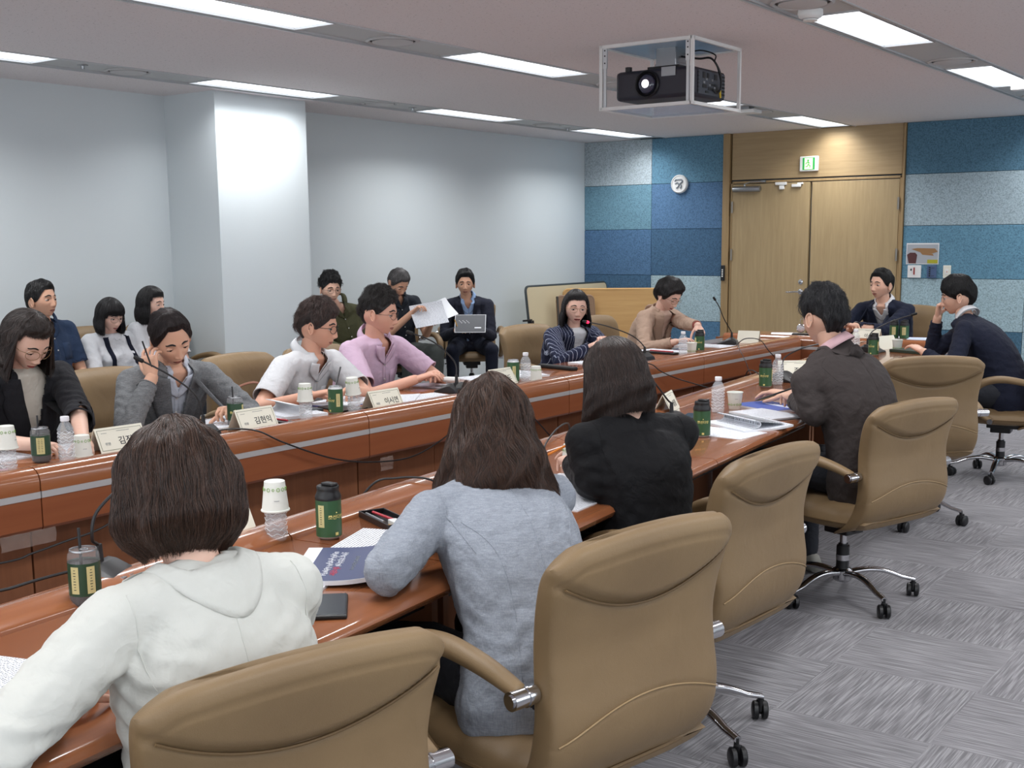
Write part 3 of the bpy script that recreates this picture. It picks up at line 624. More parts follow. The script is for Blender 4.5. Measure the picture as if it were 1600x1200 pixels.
# ------------------------------------------------------------------ projector in its ceiling cage
e = thing('projector_cage', 'white metal open frame cage with clear panels hanging from the ceiling', 'cage', (-3.49, 6.41, 0))
hx, hy, zb = .292, .295, 2.235
f = MB(); r = .0095
for sx in (-1, 1):
    for sy_ in (-1, 1): f.bx(sx*hx-r, sx*hx+r, sy_*hy-r, sy_*hy+r, zb, CEIL)
for z in (zb+r, CEIL-r):
    for s_ in (-1, 1): f.bx(-hx, hx, s_*hy-r, s_*hy+r, z-r, z+r); f.bx(s_*hx-r, s_*hx+r, -hy, hy, z-r, z+r)
f.build('frame', WHITEP, e, smooth=None, bevel=.002)
br = MB()
for sx in (-1, 1):
    br.bx(sx*(hx-.026)-.013, sx*(hx-.026)+.013, -hy-.006, -hy+.004, CEIL-.13, CEIL-.004)
    br.bx(sx*(hx-.026)-.008, sx*(hx-.026)+.008, -hy-.004, -hy+.004, zb+.02, CEIL-.13)
br.build('slotted_bracket', ALU, e, smooth=None); bs = MB()
for sx in (-1, 1):
    for z in (.03, .06, .1): bs.cyl((sx*(hx-.026), -hy-.0075, CEIL-z), (sx*(hx-.026), -hy-.004, CEIL-z), .0045, n=8)
bs.build('slot', BLACKP, e)
MB().bx(-hx+r, hx-r, -hy+r, hy-r, zb+.004, zb+.008).build('bottom_pane', glass('clear_acrylic', (205, 222, 240), .03, 1.3, .28), e, smooth=None)
MB().bx(-hx+r, hx-r, -hy+r, hy-r, CEIL-.010, CEIL-.004).build('top_pane', plain('tinted_film', (150, 172, 196), .25), e, smooth=None)
MB().box((.0, .0, CEIL-.07), (.13, .13, .14)).box((0, -.0, CEIL-.12), (.16, .1, .05)).build('mount', STEEL, e, bevel=.004)
p = thing('projector', 'black ceiling projector with a glowing lens inside the cage', 'projector', (-3.49, 6.41, 2.375))
PJ = plain('projector_black', (44, 42, 52), .45)
MB().box((-.0, 0, 0), (.50, .42, .165)).build('body', PJ, p, bevel=.022)
MB().lathe([(.072, 0), (.078, .012), (.07, .02), (.058, .006), (.055, -.01)], 36, Matrix.Translation((-.035, -.208, .0)) @ RM).build('lens_ring', BLACKP, p, smooth=50)
MB().lathe([(.056, 0), (.05, .018), (.034, .026), (.0001, .03)], 36, Matrix.Translation((-.035, -.212, .0)) @ RM).build('lens', glass('lens_glass', (60, 60, 80), .05, 1.5, 1), p, smooth=180)
MB().lathe([(.024, 0), (.018, .008), (.0001, .011)], 24, Matrix.Translation((-.035, -.238, .0)) @ RM).build('lens_glow', emit('lens_glow', (255, 252, 255), 3), p, smooth=180)
MB().box((.1, -.213, .06), (.09, .004, .05)).build('plate', STEEL, p, smooth=None)
MB().cyl((-.19, -.16, .08), (-.19, -.16, .11), .02).box((0, 0, .095), (.2, .2, .03)).build('foot', BLACKP, p)
g = MB().box((.2515, .02, .0), (.004, .33, .13)); g.build('port_plate', plain('port_grey', (70, 74, 82), .5), p, smooth=None, bevel=.001)
g = MB()
for i, (y, z, a, b) in enumerate([(-.1, .04, .03, .035), (-.05, .04, .025, .03), (.05, .04, .04, .03), (-.09, -.02, .05, .02), (-.02, -.03, .06, .015), (.06, -.025, .05, .03), (-.06, -.05, .04, .012), (.02, -.005, .1, .01)]): g.box((.2545, y+.02, z), (.003, a, b))
g.build('port', BLACKP, p, smooth=None, kind='stuff'); g = MB()
for k in range(5):
    for j in range(6): g.box((.2545, -.145+.0, .05-.02*j), (.003, .016, .008)) if k == 0 else g.box((.2545, .13+.012*k, .05-.02*j), (.003, .007, .010))
g.build('vent_slots', BLACKP, p, smooth=None, kind='stuff')
g = MB()
for i, (y, z) in enumerate([(-.07, .02), (-.03, -.01), (.0, .02), (.03, -.02), (-.1, .0)]): g.box((.2555, y+.02, z), (.003, .022, .012))
g.build('socket', STEEL, p, smooth=None)
k_ = thing('projector_cable', 'black and grey cables looping from the ceiling mount to the projector ports', 'cable', (-3.49, 6.41, 2.375))
MB().tube(smooth_path([(.05, 0, .17), (.16, .03, .15), (.25, .02, .14), (.29, .05, .06), (.285, .07, -.02), (.27, .05, -.05), (.257, .03, -.03)]), .006, 8).tube(smooth_path([(.04, .05, .18), (.15, .06, .20), (.24, .08, .17), (.25, .06, .13), (.27, .05, .1), (.275, .09, .02), (.265, .1, -.03)]), .004, 8).build('cord', BLACKP, k_)
MB().cyl((.265, .10, -.03), (.262, .115, -.07), .008, .005, 10).build('plug', plain('yellow_plug', (214, 180, 40), .4), k_, label='yellow video plug')
# ------------------------------------------------------------------ people
def n_eval(mb, mods):
    me = mb.mesh('tmp', None) if isinstance(mb, MB) else mb
    o = bpy.data.objects.new('tmp', me); COL.objects.link(o)
    for typ, kw in mods:
        m = o.modifiers.new('m', typ)
        for k, v in kw.items(): setattr(m, k, v)
    dg = bpy.context.evaluated_depsgraph_get()
    r = bpy.data.meshes.new_from_object(o.evaluated_get(dg)); bpy.data.objects.remove(o); bpy.data.meshes.remove(me)
    return r
_tx = {}
def ctex(s, kind='CLOUDS'):
    if (s, kind) not in _tx:
        t = bpy.data.textures.new('fold', kind); t.noise_scale = s
        if kind == 'CLOUDS': t.noise_depth = 2
        _tx[(s, kind)] = t
    return _tx[(s, kind)]
def remesh(mb, vox, smooth=5, disp=0, dsize=.08, disp2=0, dsize2=.03):
    mods = [('REMESH', dict(mode='VOXEL', voxel_size=vox, adaptivity=0)), ('SMOOTH', dict(factor=.5, iterations=smooth))]
    if disp: mods.append(('DISPLACE', dict(texture=ctex(dsize), strength=disp, texture_coords='LOCAL', mid_level=.5)))
    if disp2: mods.append(('DISPLACE', dict(texture=ctex(dsize2), strength=disp2, texture_coords='LOCAL', mid_level=.5)))
    return n_eval(mb, mods)
def np_v(me):
    a = np.empty(len(me.vertices)*3, np.float32); me.vertices.foreach_get('co', a); return a.reshape(-1, 3)
def np_n(me):
    a = np.empty(len(me.vertices)*3, np.float32); me.vertices.foreach_get('normal', a); return a.reshape(-1, 3)
def set_v(me, v): me.vertices.foreach_set('co', np.ascontiguousarray(v, np.float32).ravel()); me.update()
def folds(me, joints):
    """joints: (point, axis, spread, amplitude, wavelength): cloth folds across an arm or waist"""
    v = np_v(me).astype(float); n = np_n(me); d = np.zeros(len(v))
    for p, ax, sp, amp, wl in joints:
        p = np.array(p); ax = np.array(Vector(ax).normalized()); r = v-p; s = r@ax; q = np.linalg.norm(r, axis=1)
        o = np.array(Vector(ax).orthogonal().normalized()); c2 = np.cross(ax, o); wob = 2.4*np.sin(r@o*31+p[0]*9)+1.9*np.sin(r@c2*24+p[1]*13)+1.2*np.sin(r@(o+c2)*52); amp = amp*(.35+.65*(.5+.5*np.sin(r@o*17+r@c2*23+p[2]*7)))
        d += amp*np.exp(-(q/sp)**2)*np.sin(s*2*PI/wl+wob)
    set_v(me, v+n*d[:, None])
def to_mb(mb, me, M=None):
    v = np_v(me); 
    if M is not None: v = (np.array(M.to_3x3()) @ v.T).T + np.array(M.translation)
    mb.add([tuple(x) for x in v], [tuple(p.vertices) for p in me.polygons])
def fin(name, me, mat, parent, smooth=True, **kw):
    me.name = name; me.materials.clear(); me.materials.append(mat)
    if smooth: me.polygons.foreach_set('use_smooth', [True]*len(me.polygons))
    return put(name, me, parent, **kw)
SKIN = {}
def skin(c):
    if c in SKIN: return SKIN[c]
    n = NT('skin'); v = n.coord(); n.set(Roughness=.48, Subsurface_Weight=.08, Subsurface_Scale=.02, Specular_IOR_Level=.4)
    n.b.inputs['Subsurface Radius'].default_value = (1, .35, .2)
    b = lin(c); n.color(n.mix(n.math('MULTIPLY', n.noise(v, 9, 3), .45), b, (b[0]*1.0, b[1]*.80, b[2]*.74, 1))); n.bump(n.noise(v, 500, 2), .08, .0004)
    SKIN[c] = n.m; return n.m
EYEW = plain('eye_white', (205, 198, 192), .25); IRIS = plain('iris_dark', (26, 17, 13), .15); LASH = plain('lash', (22, 17, 15), .6)
LIPF = plain('lips_rose', (160, 84, 80), .45); LIPM = plain('lips_natural', (154, 98, 86), .5); MOUTH = plain('mouth_dark', (70, 30, 30), .6)
def G(x): return math.exp(-x*x)
def eyes_x(): return .0795
_hc = {}
def head_mesh(fem, res=1.0):
    key = (fem, res)
    if key in _hc: return _hc[key]
    na, nt = int(112*res), int(120*res); vs = []; fs = []
    jw = .40 if fem else .33
    for j in range(nt+1):
        t = PI*j/nt
        for i in range(na):
            s = 2*PI*i/na; a = s-.55*math.sin(s); d = Vector((math.sin(t)*math.cos(a), math.sin(t)*math.sin(a), math.cos(t)))
            x = d.x*(.094 if d.x > 0 else .1); y = d.y*.0755; z = d.z*.116
            k = sst(0, .105, -z); y *= 1-jw*k
            if x < 0: x *= 1-.5*sst(.02, .1, -z)
            if z < -.07: z = -.07+(z+.07)*(.35+.65*sst(-.01, .06, x)); 
            y *= 1-.04*G((z-.03)/.03)*sst(.02, .06, x)
            if x > .066: x = .066+(x-.066)*.80
            if d.x > .15:
                f = 0; ay = abs(y); m = sst(.15, .45, d.x)
                A = 0
                for (z0, a0), (z1, a1) in zip([(.02, 0), (.008, .0025), (-.01, .008), (-.028, .0165), (-.037, .020), (-.043, .0165), (-.050, .004), (-.056, 0)], [(.008, .0025), (-.01, .008), (-.028, .0165), (-.037, .020), (-.043, .0165), (-.050, .004), (-.056, 0), (-.2, 0)]):
                    if z0 >= z > z1: A = a0+(a1-a0)*(z0-z)/(z0-z1)
                sg = .0065+.0055*max(0, min(1, -z/.038)); f += A*G(y/sg)*(.9 if fem else 1)
                f += .0075*G((ay-.0125)/.0055)*G((z+.041)/.0065)
                f -= .0085*G((ay-.031)/.0165)*G((z-.001)/.011)
                f += (.0025 if fem else .0045)*G((ay-.028)/.022)*G((z-.022)/.009)
                f += .0035*G((ay-.045)/.018)*G((z+.03)/.018)
                f += .005*G(y/.024)*G((z+.068)/.016)
                f += .0028*G(y/.019)*G((z+.0625)/.0036)+.0036*G(y/.016)*G((z+.0735)/.0042)-.0032*G(y/.021)*G((z+.068)/.002)
                f += .0065*G(y/.02)*G((z+.103)/.013)-.0035*G(y/.017)*G((z+.086)/.005)
                x += f*m
            vs.append(Vector((x, y, z)))
    for j in range(nt):
        for i in range(na): fs.append((j*na+i, (j+1)*na+i, (j+1)*na+(i+1) % na, j*na+(i+1) % na))
    bvh = BVHTree.FromPolygons(vs, fs); _hc[key] = (vs, fs, bvh); return _hc[key]
def fx(bvh, y, z, off=0.):
    h = bvh.ray_cast(Vector((.3, y, z)), Vector((-1, 0, 0)))[0]; return (h.x if h else .08)+off
def hp(bvh, y, z, off): return Vector((fx(bvh, y, z, off), y, z))
def hair_mat(c, c2=None, r=.42):
    k = 'hair%s' % str(c)
    if k in _mc: return _mc[k]
    n = NT('hair'); v = n.coord(scale=(1, 1, .15)); n.set(Roughness=r, Specular_IOR_Level=.45)
    hi = n.n('HairInfo'); f = n.math('MULTIPLY', n.math('ADD', n.noise(v, 160, 3, .7), hi.outputs['Random']), .5)
    n.color(n.ramp(f, [(.2, tuple(x*.65 for x in c)), (.75, c2 or tuple(min(255, x*1.5+6) for x in c))])); n.bump(n.noise(v, 300, 2), .5, .002)
    _mc[k] = n.m; return n.m
HS = dict(  # hair styles: front hairline, temple, side, nape heights (head space), thickness top/side, lumps, hanging end
    man=dict(f=.066, tm=.044, sd=-.008, ab=.014, np=-.066, top=.015, side=.006, lump=.005, lf=26),
    fringe=dict(f=.034, tm=.018, sd=-.010, ab=.008, np=-.068, top=.020, side=.009, lump=.005, lf=24),
    curly=dict(f=.058, tm=.04, sd=.002, ab=.018, np=-.056, top=.021, side=.008, lump=.010, lf=42),
    wavytop=dict(f=.050, tm=.03, sd=-.008, ab=.010, np=-.068, top=.018, side=.009, lump=.006, lf=34),
    bob=dict(f=.060, tm=.045, top=.013, side=.012, lump=.003, lf=14, hang=-.105, a0=70, flare=.012, tuck=.010),
    fringebob=dict(f=.028, tm=.02, top=.014, side=.013, lump=.003, lf=14, hang=-.085, a0=68, flare=.012, tuck=.012),
    shortf=dict(f=.058, tm=.04, sd=-.02, ab=-.016, np=-.08, top=.022, side=.016, lump=.008, lf=26),
    long=dict(f=.060, tm=.045, top=.016, side=.018, lump=.011, lf=18, hang=-.255, a0=58, flare=.055, tuck=-.012, wave=1.2),
    med=dict(f=.060, tm=.045, top=.014, side=.014, lump=.004, lf=14, hang=-.125, a0=70, flare=.014, tuck=-.006, wave=.35))
def make_hair(H, parent, st, col, gdir, strands=0, col2=None, rad=.0005, nt=.116):
    S = dict(HS[st]) if isinstance(st, str) else st; hang = S.get('hang')
    def zend(ad):
        f, tm = S['f'], S['tm']
        if hang is not None:
            if ad < 30: return f
            if ad < S['a0']: return f+(tm-f)*((ad-30)/(S['a0']-30))**1.5-(.02 if ad > S['a0']-12 else 0)
            return None
        tb = [(0, f), (32, f), (50, tm), (70, S['sd']+.01), (80, S['sd']), (92, S['sd']+.004), (98, S['ab']+.006), (112, S['ab']), (128, S['ab']-.02), (142, S['np']), (180, S['np'])]
        return interp(tb, ad)[0]
    def base(a, t):
        d = Vector((math.sin(t)*math.cos(a), math.sin(t)*math.sin(a), math.cos(t)))
        x = d.x*(.094 if d.x > 0 else .103); 
        if x > .066: x = .066+(x-.066)*.8
        z = d.z*.117; y = d.y*.077
        if z < 0 and hang is None: k = sst(0, .105, -z); y *= 1-.30*k; x *= (1-.35*k if x < 0 else 1)
        return Vector((x, y, z)), d
    def pt(a, s, off):
        ad = abs(((math.degrees(a)+180) % 360)-180); ze = zend(ad)
        tm_ = S['top']*1.0; 
        if ze is not None:
            te = math.acos(max(-1, min(1, ze/.117))); t = te*s; p, d = base(a, t)
            th = S['side']+(tm_-S['side'])*max(0, d.z)**1.2
            if hang is None: th *= 1-.75*sst(.80, 1, s)
            else: th *= (1-.6*sst(.8, 1, s))
            lum = 0
        else:
            th_h = 1.72; LH = abs(hang)+.02; arc = .117*th_h; tot = arc+LH; q = s*tot
            if q < arc: p, d = base(a, q/.117); th = S['side']+(tm_-S['side'])*max(0, d.z)**1.2
            else:
                p, d = base(a, th_h); k = (q-arc)/LH; th = S['side']; rd = Vector((d.x, d.y, 0)).normalized()
                bl = sst(0, .6, k); g = (Vector((0, 0, -1))*(1-bl*.9)+gdir*bl*.9).normalized()
                p = p+g*(q-arc)+rd*(S['flare']*math.sin(PI*min(1, k*.8))-S['tuck']*k**3)
                d = rd
                if S.get('wave'): wv = S['wave']*.010*math.sin(k*13+a*3.0)*k; p = p+rd*wv+Vector((-rd.y, rd.x, 0))*wv*.7
        lump = S['lump']*noise.noise(Vector((d.x, d.y, (p.z)*6 if hang is not None else d.z))*S['lf']/8) if S['lump'] else 0
        if S['lump'] > .01: lump += S['lump']*.6*noise.noise(d*S['lf']/3.2)
        return p+d*(th*(1-off)+lump*(1-off)+off*-.004)
    na, ns = (96, 40) if strands or H.get('big') else (72, 26)
    A = [2*PI*i/na for i in range(na)]; m = MB(); V = []; F = []
    rows = [(j/ns, 0) for j in range(ns+1)]+[(1, .5), (1, 1.0 if hang is None else .85)]+([(j/8, .85) for j in range(7, 3, -1)] if hang is not None else [])
    for s_, off in rows: V += [pt(a, max(s_, .004), off) for a in A]
    for j in range(len(rows)-1):
        for i in range(na): F.append((j*na+i, (j+1)*na+i, (j+1)*na+(i+1) % na, j*na+(i+1) % na))
    F.append(tuple(range(na))); m.add(V, F)
    M = H['M']; m.v = [tuple(M @ Vector(v)) for v in m.v]
    mt = hair_mat(col, col2)
    ho = m.build('hair', mt, parent, smooth=180)
    if strands:
        K = 14; rnd = random.Random(int(abs(M.translation.x*1000))+strands); P = np.zeros((strands, K, 3), np.float32)
        wave = S.get('wave', 0); cur = 1 if st in ('curly', 'wavytop') else 0
        for q in range(strands):
            a0 = rnd.uniform(0, 2*PI); s0 = rnd.random()**1.5*.75; s1 = 1.0-.10*rnd.random() if hang is None else 1+rnd.gauss(0, .02)
            if hang is None: s1 = min(1.0, s0+rnd.uniform(.25, .55)) if not cur else min(1.05, s0+rnd.uniform(.1, .25))
            off = -(.05+.28*rnd.random()) if not cur else -(.1+.5*rnd.random()); cl = round(a0*11)/11; ph = rnd.uniform(0, 6.28); wa = rnd.gauss(0, .05)
            for k in range(K):
                u = k/(K-1); s_ = s0+(s1-s0)*u; a = a0+(cl-a0)*.45*u*(1 if hang is not None else .6)+wa*math.sin(3*u+ph)+wave*.075*math.sin(s_*26+round(a0*7)*1.3)
                o2 = off*(1+.6*u) if hang is None else off*(.6+.7*u)
                p = pt(a, max(.004, min(s_, 1.0)), o2)
                if s_ > 1: p = p+gdir*(s_-1)*.25
                if cur: p = p+Vector((math.sin(ph+u*9), math.cos(ph+u*8), math.sin(ph*2+u*7)))*.004*u
                P[q, k] = M @ p
        hc = bpy.data.hair_curves.new('strands'); hc.add_curves([K]*strands)
        hc.attributes['position'].data.foreach_set('vector', P.ravel())
        ra = hc.attributes.get('radius') or hc.attributes.new('radius', 'FLOAT', 'POINT')
        ra.data.foreach_set('value', np.tile(rad*np.linspace(1, .35, K), strands).astype(np.float32)); hc.materials.append(mt)
        o = bpy.data.objects.new('hair_strands', hc); COL.objects.link(o); o.parent = ho; o['kind'] = 'stuff'
    return ho
def ik(S, W, l1, l2, pole):
    d = W-S; L = d.length; 
    if L > (l1+l2)*.995: k = L/(l1+l2)/.995; l1 *= k; l2 *= k
    a = (l1*l1-l2*l2+L*L)/(2*L); h = math.sqrt(max(l1*l1-a*a, 0)); u = d.normalized(); q = Vector(pole)-S; q = q-u*q.dot(u); q.normalize()
    return S+u*a+q*h
def hand_mesh(W, D, N, left, curl, sc=1., point=0):
    """palm, four bent fingers and a thumb; W wrist, D pointing direction, N back-of-hand normal"""
    D = D.normalized(); N = (N-D*N.dot(D)).normalized(); S_ = D.cross(N)*(1 if left else -1)   # towards the thumb
    m = MB()
    def ring(c, hw, ht): return [c+S_*hw*math.copysign(abs(math.cos(b))**.8, math.cos(b))+N*ht*math.sin(b) for b in [2*PI*i/14 for i in range(14)]]
    m.loft([ring(W-D*.02, .022*sc, .019*sc), ring(W+D*.01*sc, .026*sc, .017*sc), ring(W+D*.04*sc, .036*sc, .016*sc), ring(W+D*.075*sc, .040*sc, .014*sc), ring(W+D*.09*sc, .037*sc, .010*sc)])
    for k in range(4):
        y = (.0295-.0197*k)*sc; L = (.066, .074, .069, .054)[k]*sc; r = (.0082, .0084, .008, .0070)[k]*sc
        c = curl+.12*k*curl; p = W+D*(.085-.004*abs(k-1.2))*sc+S_*y; sp = (1.2-k)*.07; d = (D+S_*sp).normalized(); ax = S_
        for i, f in enumerate((.45, .31, .24)):
            ang = c*(.75, 1.0, .7)[i]; d = (d*math.cos(ang)-N*math.sin(ang)*1) if i == 0 else (d*math.cos(ang)+((-N*d.dot(D)-D*d.dot(N)*-1*0)-D*(-d.dot(-N))*1 if False else ((-N)*d.dot(D)+(-D)*d.dot(-N)))*math.sin(ang))
            d.normalize(); q = p+d*L*f*1.02; m.capsule(p, q, r*(1-.07*i), r*(1-.07*(i+1)), 10, 4); p = q
    p = W+D*.022*sc+S_*.026*sc-N*.004; d = (D*.62+S_*.62-N*(.25+curl*.35)).normalized()
    for L, r0, r1 in ((.038, .0125, .0105), (.032, .0102, .0092), (.024, .0092, .0075)):
        q = p+d*L*sc; m.capsule(p, q, r0*sc, r1*sc, 10, 4); p = q; d = (d+D*.28-S_*.12-N*curl*.15).normalized()
    return remesh(m, .0032, 2)
def person(name, label, head, hyaw, pitch, roll, root, tyaw, wl, wr, fem=False, sk=(205, 164, 140), hair=None, hcol=(24, 20, 19), hcol2=None, strands=0, srad=.0006,
           top='shirt', tcol=None, inner=None, sleeves='long', collar='shirt', pants=None, girth=1., sw=None, hipz=.54, poleL=None, poleR=None, curlL=.35, curlR=.35,
           glasses=None, eye_open=.30, face='n', vox=.0075, opening=.30, lapw=.075, handN=(None, None), hs=1., handD=(None, None), knee=None, extras=None, foldamp=1., res=1., mesh_legs=True, shrug=0, sdrop=0, nocollar=False, lapc=None, el=(None, None)):
    e = thing('person', label, 'person', (root[0], root[1], 0), math.radians(tyaw)); I = Matrix.Rotation(-math.radians(tyaw), 4, 'Z') @ Matrix.Translation((-root[0], -root[1], 0))
    Hc = I @ Vector(head); Wl = I @ Vector(wl); Wr = I @ Vector(wr)
    HM = Matrix.Translation(Hc) @ (Matrix.Rotation(math.radians(hyaw-tyaw), 4, 'Z') @ Matrix.Rotation(math.radians(pitch), 4, 'Y') @ Matrix.Rotation(math.radians(roll), 4, 'X')) @ Matrix.Scale(.97 if fem else 1.02, 4)
    sw = sw or (.162 if fem else .19); SKM = skin(sk)
    NT_ = HM @ Vector((-.022, 0, -.075)); NB = NT_+Vector((-.036 if pitch < 30 else -.05, (0), -.058+shrug)); NB.y *= .6
    P0 = Vector((-.02, 0, hipz-.12)); SC_ = NB+Vector((-.012, 0, -.055)); CT = Vector((-.03+SC_.x*.15-.02, SC_.y*.3, (P0.z+SC_.z)*.55))
    def spine(t): return P0*(1-t)**2+CT*2*t*(1-t)+SC_*t*t
    def tang(t): return ((CT-P0)*(1-t)+(SC_-CT)*t).normalized()
    prof = [(0, .165, .11), (.12, .178, .125), (.28, .165, .12), (.45, .140 if fem else .155, .108 if fem else .122), (.62, .150 if fem else .168, .112 if fem else .122), (.78, .158 if fem else .182, .112), (.90, sw-.005, .095), (1.0, sw-.035, .075)]
    if girth != 1: prof = [(t, a*(1+(girth-1)*(1 if t < .8 else .3)), b*girth) for t, a, b in prof]
    def torso(m, g, t0=0, t1=1, top_r=None):
        rings = []
        for i in range(15):
            t = t0+(t1-t0)*i/14; a, b = interp(prof, t); T = tang(t); Fw = Vector((0, 1, 0)).cross(T).normalized()*1
            if Fw.x < 0: Fw = -Fw
            c = spine(t); rings.append([c+Vector((0, 1, 0))*(a+g)*math.copysign(abs(math.cos(w_))**.85, math.cos(w_))+Fw*(b+g)*math.sin(w_)*(1.0 if math.sin(w_) > 0 else .9) for w_ in [2*PI*k/28 for k in range(28)]])
        T = tang(1)
        rings.append([SC_+T*.036+Vector((.01, 0, 0))+Vector((0, 1, 0))*(.10+g)*math.cos(w_)+Vector((1, 0, 0))*(.066+g)*math.sin(w_) for w_ in [2*PI*k/28 for k in range(28)]])
        rings.append([NB+Vector((.008, 0, .005))+Vector((0, 1, 0))*(.060+g*.8)*math.cos(w_)+Vector((1, 0, 0))*(.058+g*.8)*math.sin(w_) for w_ in [2*PI*k/28 for k in range(28)]])
        m.loft(rings)
        if fem:
            Fw = Vector((0, 1, 0)).cross(tang(.7)); Fw = Fw if Fw.x > 0 else -Fw
            for s_ in (-1, 1): m.ell(spine(.70)+Fw*(.078+g)+Vector((0, s_*.068, 0)), (.052, .058, .055))
    arm = {}
    for s_, W, pole, ky in ((1, Wl, poleL, 'L'), (-1, Wr, poleR, 'R')):
        S = NB+Vector((-.004, s_*sw, -.052-(0 if fem else .012)-sdrop+shrug*.5)); pl = (I @ Vector(pole)) if pole else S+Vector((-.12, s_*.22, -.6))
        E = ik(S, W, .285 if fem else .305, .245 if fem else .262, pl)
        if el[0 if ky == 'L' else 1]: E = I @ Vector(el[0 if ky == 'L' else 1])
        arm[ky] = (S, E, W, s_)
    # ---- body, one continuous mesh
    b = MB(); torso(b, -.012)
    b.capsule(NB+Vector((.0, 0, -.05)), NT_+Vector((.002, 0, .01)), .056 if not fem else .048, .050 if not fem else .043)
    for ky in 'LR':
        S, E, W, s_ = arm[ky]; b.capsule(S, E, .046, .038); b.capsule(E, W, .037, .024 if fem else .027)
        b.capsule(NB+Vector((0, s_*.03, -.02)), S, .04, .045)
    kn = knee or [(.44, .12, .52), (.44, -.12, .52)]; kn = [Vector(k) for k in kn]; an = [Vector((k.x-.03, k.y, .10)) for k in kn]
    for s_, k, a in ((1, kn[0], an[0]), (-1, kn[1], an[1])):
        b.capsule((0, s_*.09, hipz-.02), k, .075, .055); b.capsule(k, a, .052, .04)
    me = remesh(b, vox, 4); vs, fs, bvh = head_mesh(fem, res)
    j = MB(); to_mb(j, me)
    mb2 = MB(); mb2.add([HM @ v for v in vs], fs)
    # lids
    ex = []
    for s_ in (1, -1):
        c = Vector((fx(bvh, .031, .0)-.0062, s_*.0315, -.001)); ex.append(c)
        for lo, hi in ((eye_open, 1.25), (-1.2, -.26 if eye_open > 0.05 else min(-.22, eye_open-.06))):
            vv = []; ff = []
            for a in range(9):
                el = lo+(hi-lo)*a/8
                for q in range(17):
                    az = -1.15+2.3*q/16; el2 = el+(.16*(az*az) if lo == eye_open else -.06*az*az)*(-1 if lo == eye_open else -1)*(1-a/8); R_ = .0138
                    vv.append(HM @ (c+Vector((R_*math.cos(el2)*math.cos(az), R_*1.22*math.cos(el2)*math.sin(az), R_*math.sin(el2)))))
            for a in range(8):
                for q in range(16): ff.append((a*17+q, a*17+q+1, (a+1)*17+q+1, (a+1)*17+q))
            mb2.add(vv, ff)
        M = HM @ Matrix.Translation((-.006, s_*.0765, -.008)) @ Matrix.Rotation(s_*.35, 4, 'Z') @ Matrix.Rotation(-.15, 4, 'Y')
        q = MB(); q.ell((0, 0, 0), (.016, .006, .029), None, 14, 8); q.tube([(.015*math.cos(t)*(1.05 if math.sin(t) > 0 else .8), s_*.005, .028*math.sin(t)) for t in [2*PI*k/18 for k in range(18)]], .0042, 6, closed=True)
        mb2.add([M @ Vector(v) for v in q.v], q.f)
    j.add(mb2.v, mb2.f)
    for ky, cu, hN, hD in (('L', curlL, handN[0], handD[0]), ('R', curlR, handN[1], handD[1])):
        S, E, W, s_ = arm[ky]; D = (W-E).normalized(); Rw = I.to_3x3()
        if hD: D = Rw @ Vector(hD)
        N = Rw @ Vector(hN) if hN else Vector((0, 0, 1)) if abs(D.z) < .85 else Vector((1, 0, 0))
        to_mb(j, hand_mesh(W, D, N, s_ > 0, cu, (.9 if fem else 1.)*hs))
    j.build('body', SKM, e, smooth=180)
    # ---- face parts
    for c, s_ in zip(ex, (1, -1)):
        q = MB(); q.ell(c, (.0128, .0150, .0128), None, 16, 10); q.mat(1); gz = min(.0, eye_open-.12)
        q.ell(c+Vector((.0094, 0, -.0006+gz*.008)), (.0048, .0068, .0068), None, 12, 8); q.mat(2)
        pts = []
        for k in range(11):
            az = -1.1+2.2*k/10; el = eye_open-.16*az*az; pts.append(c+Vector((.0142*math.cos(el)*math.cos(az), .0142*1.22*math.cos(el)*math.sin(az), .0142*math.sin(el))))
        q.tube(pts, .0011, 5); q.v = [tuple(HM @ Vector(v)) for v in q.v]; q.build('eye', [EYEW, IRIS, LASH], e, smooth=180)
        rows = []
        for u in range(9):
            t = u/8; y = s_*(.013+.036*t); z = .0225+.0055*math.sin(PI*min(1, t*1.15))-.002*t; hh = (.0030 if fem else .0042)*(1-.7*t)**.5*(.6+.4*min(1, t*4))
            rows.append([hp(bvh, y, z-hh, .0012), hp(bvh, y, z, .0024), hp(bvh, y, z+hh, .0012)])
        MB().grid([[HM @ p for p in r] for r in rows], thick=.001).build('eyebrow', LASH if hcol[0] < 60 else hair_mat(hcol), e, smooth=180)
    rows = []
    op = .004 if face == 'talk' else 0
    for u in range(13):
        t = -1+2*u/12; y = .0225*t; hh = .0075*(1-t*t)**.55+.0002; zc = -.0675+.0015*t*t
        rows.append([hp(bvh, y, zc+v*hh*(1.15 if v < 0 else .9), .0009) for v in (-1, -.5, 0, .5, 1)])
    MB().grid([[HM @ p for p in r] for r in rows]).build('mouth', [LIPF if fem else LIPM], e, smooth=180)
    q = MB().tube([HM @ hp(bvh, .021*(-1+2*k/10), -.0678+.0015*(-1+.2*k)**2, .0006) for k in range(11)], [.0008+op*max(0, 1-(-1+.2*k)**2)*.6 for k in range(11)], 6); q.build('mouth_line', MOUTH, e, smooth=180)
    # ---- hair
    g = (HM.to_3x3().inverted() @ Vector((0, 0, -1))).normalized()
    if hair: make_hair(dict(M=HM, big=strands > 0), e, hair, hcol, g, strands, hcol2, srad)
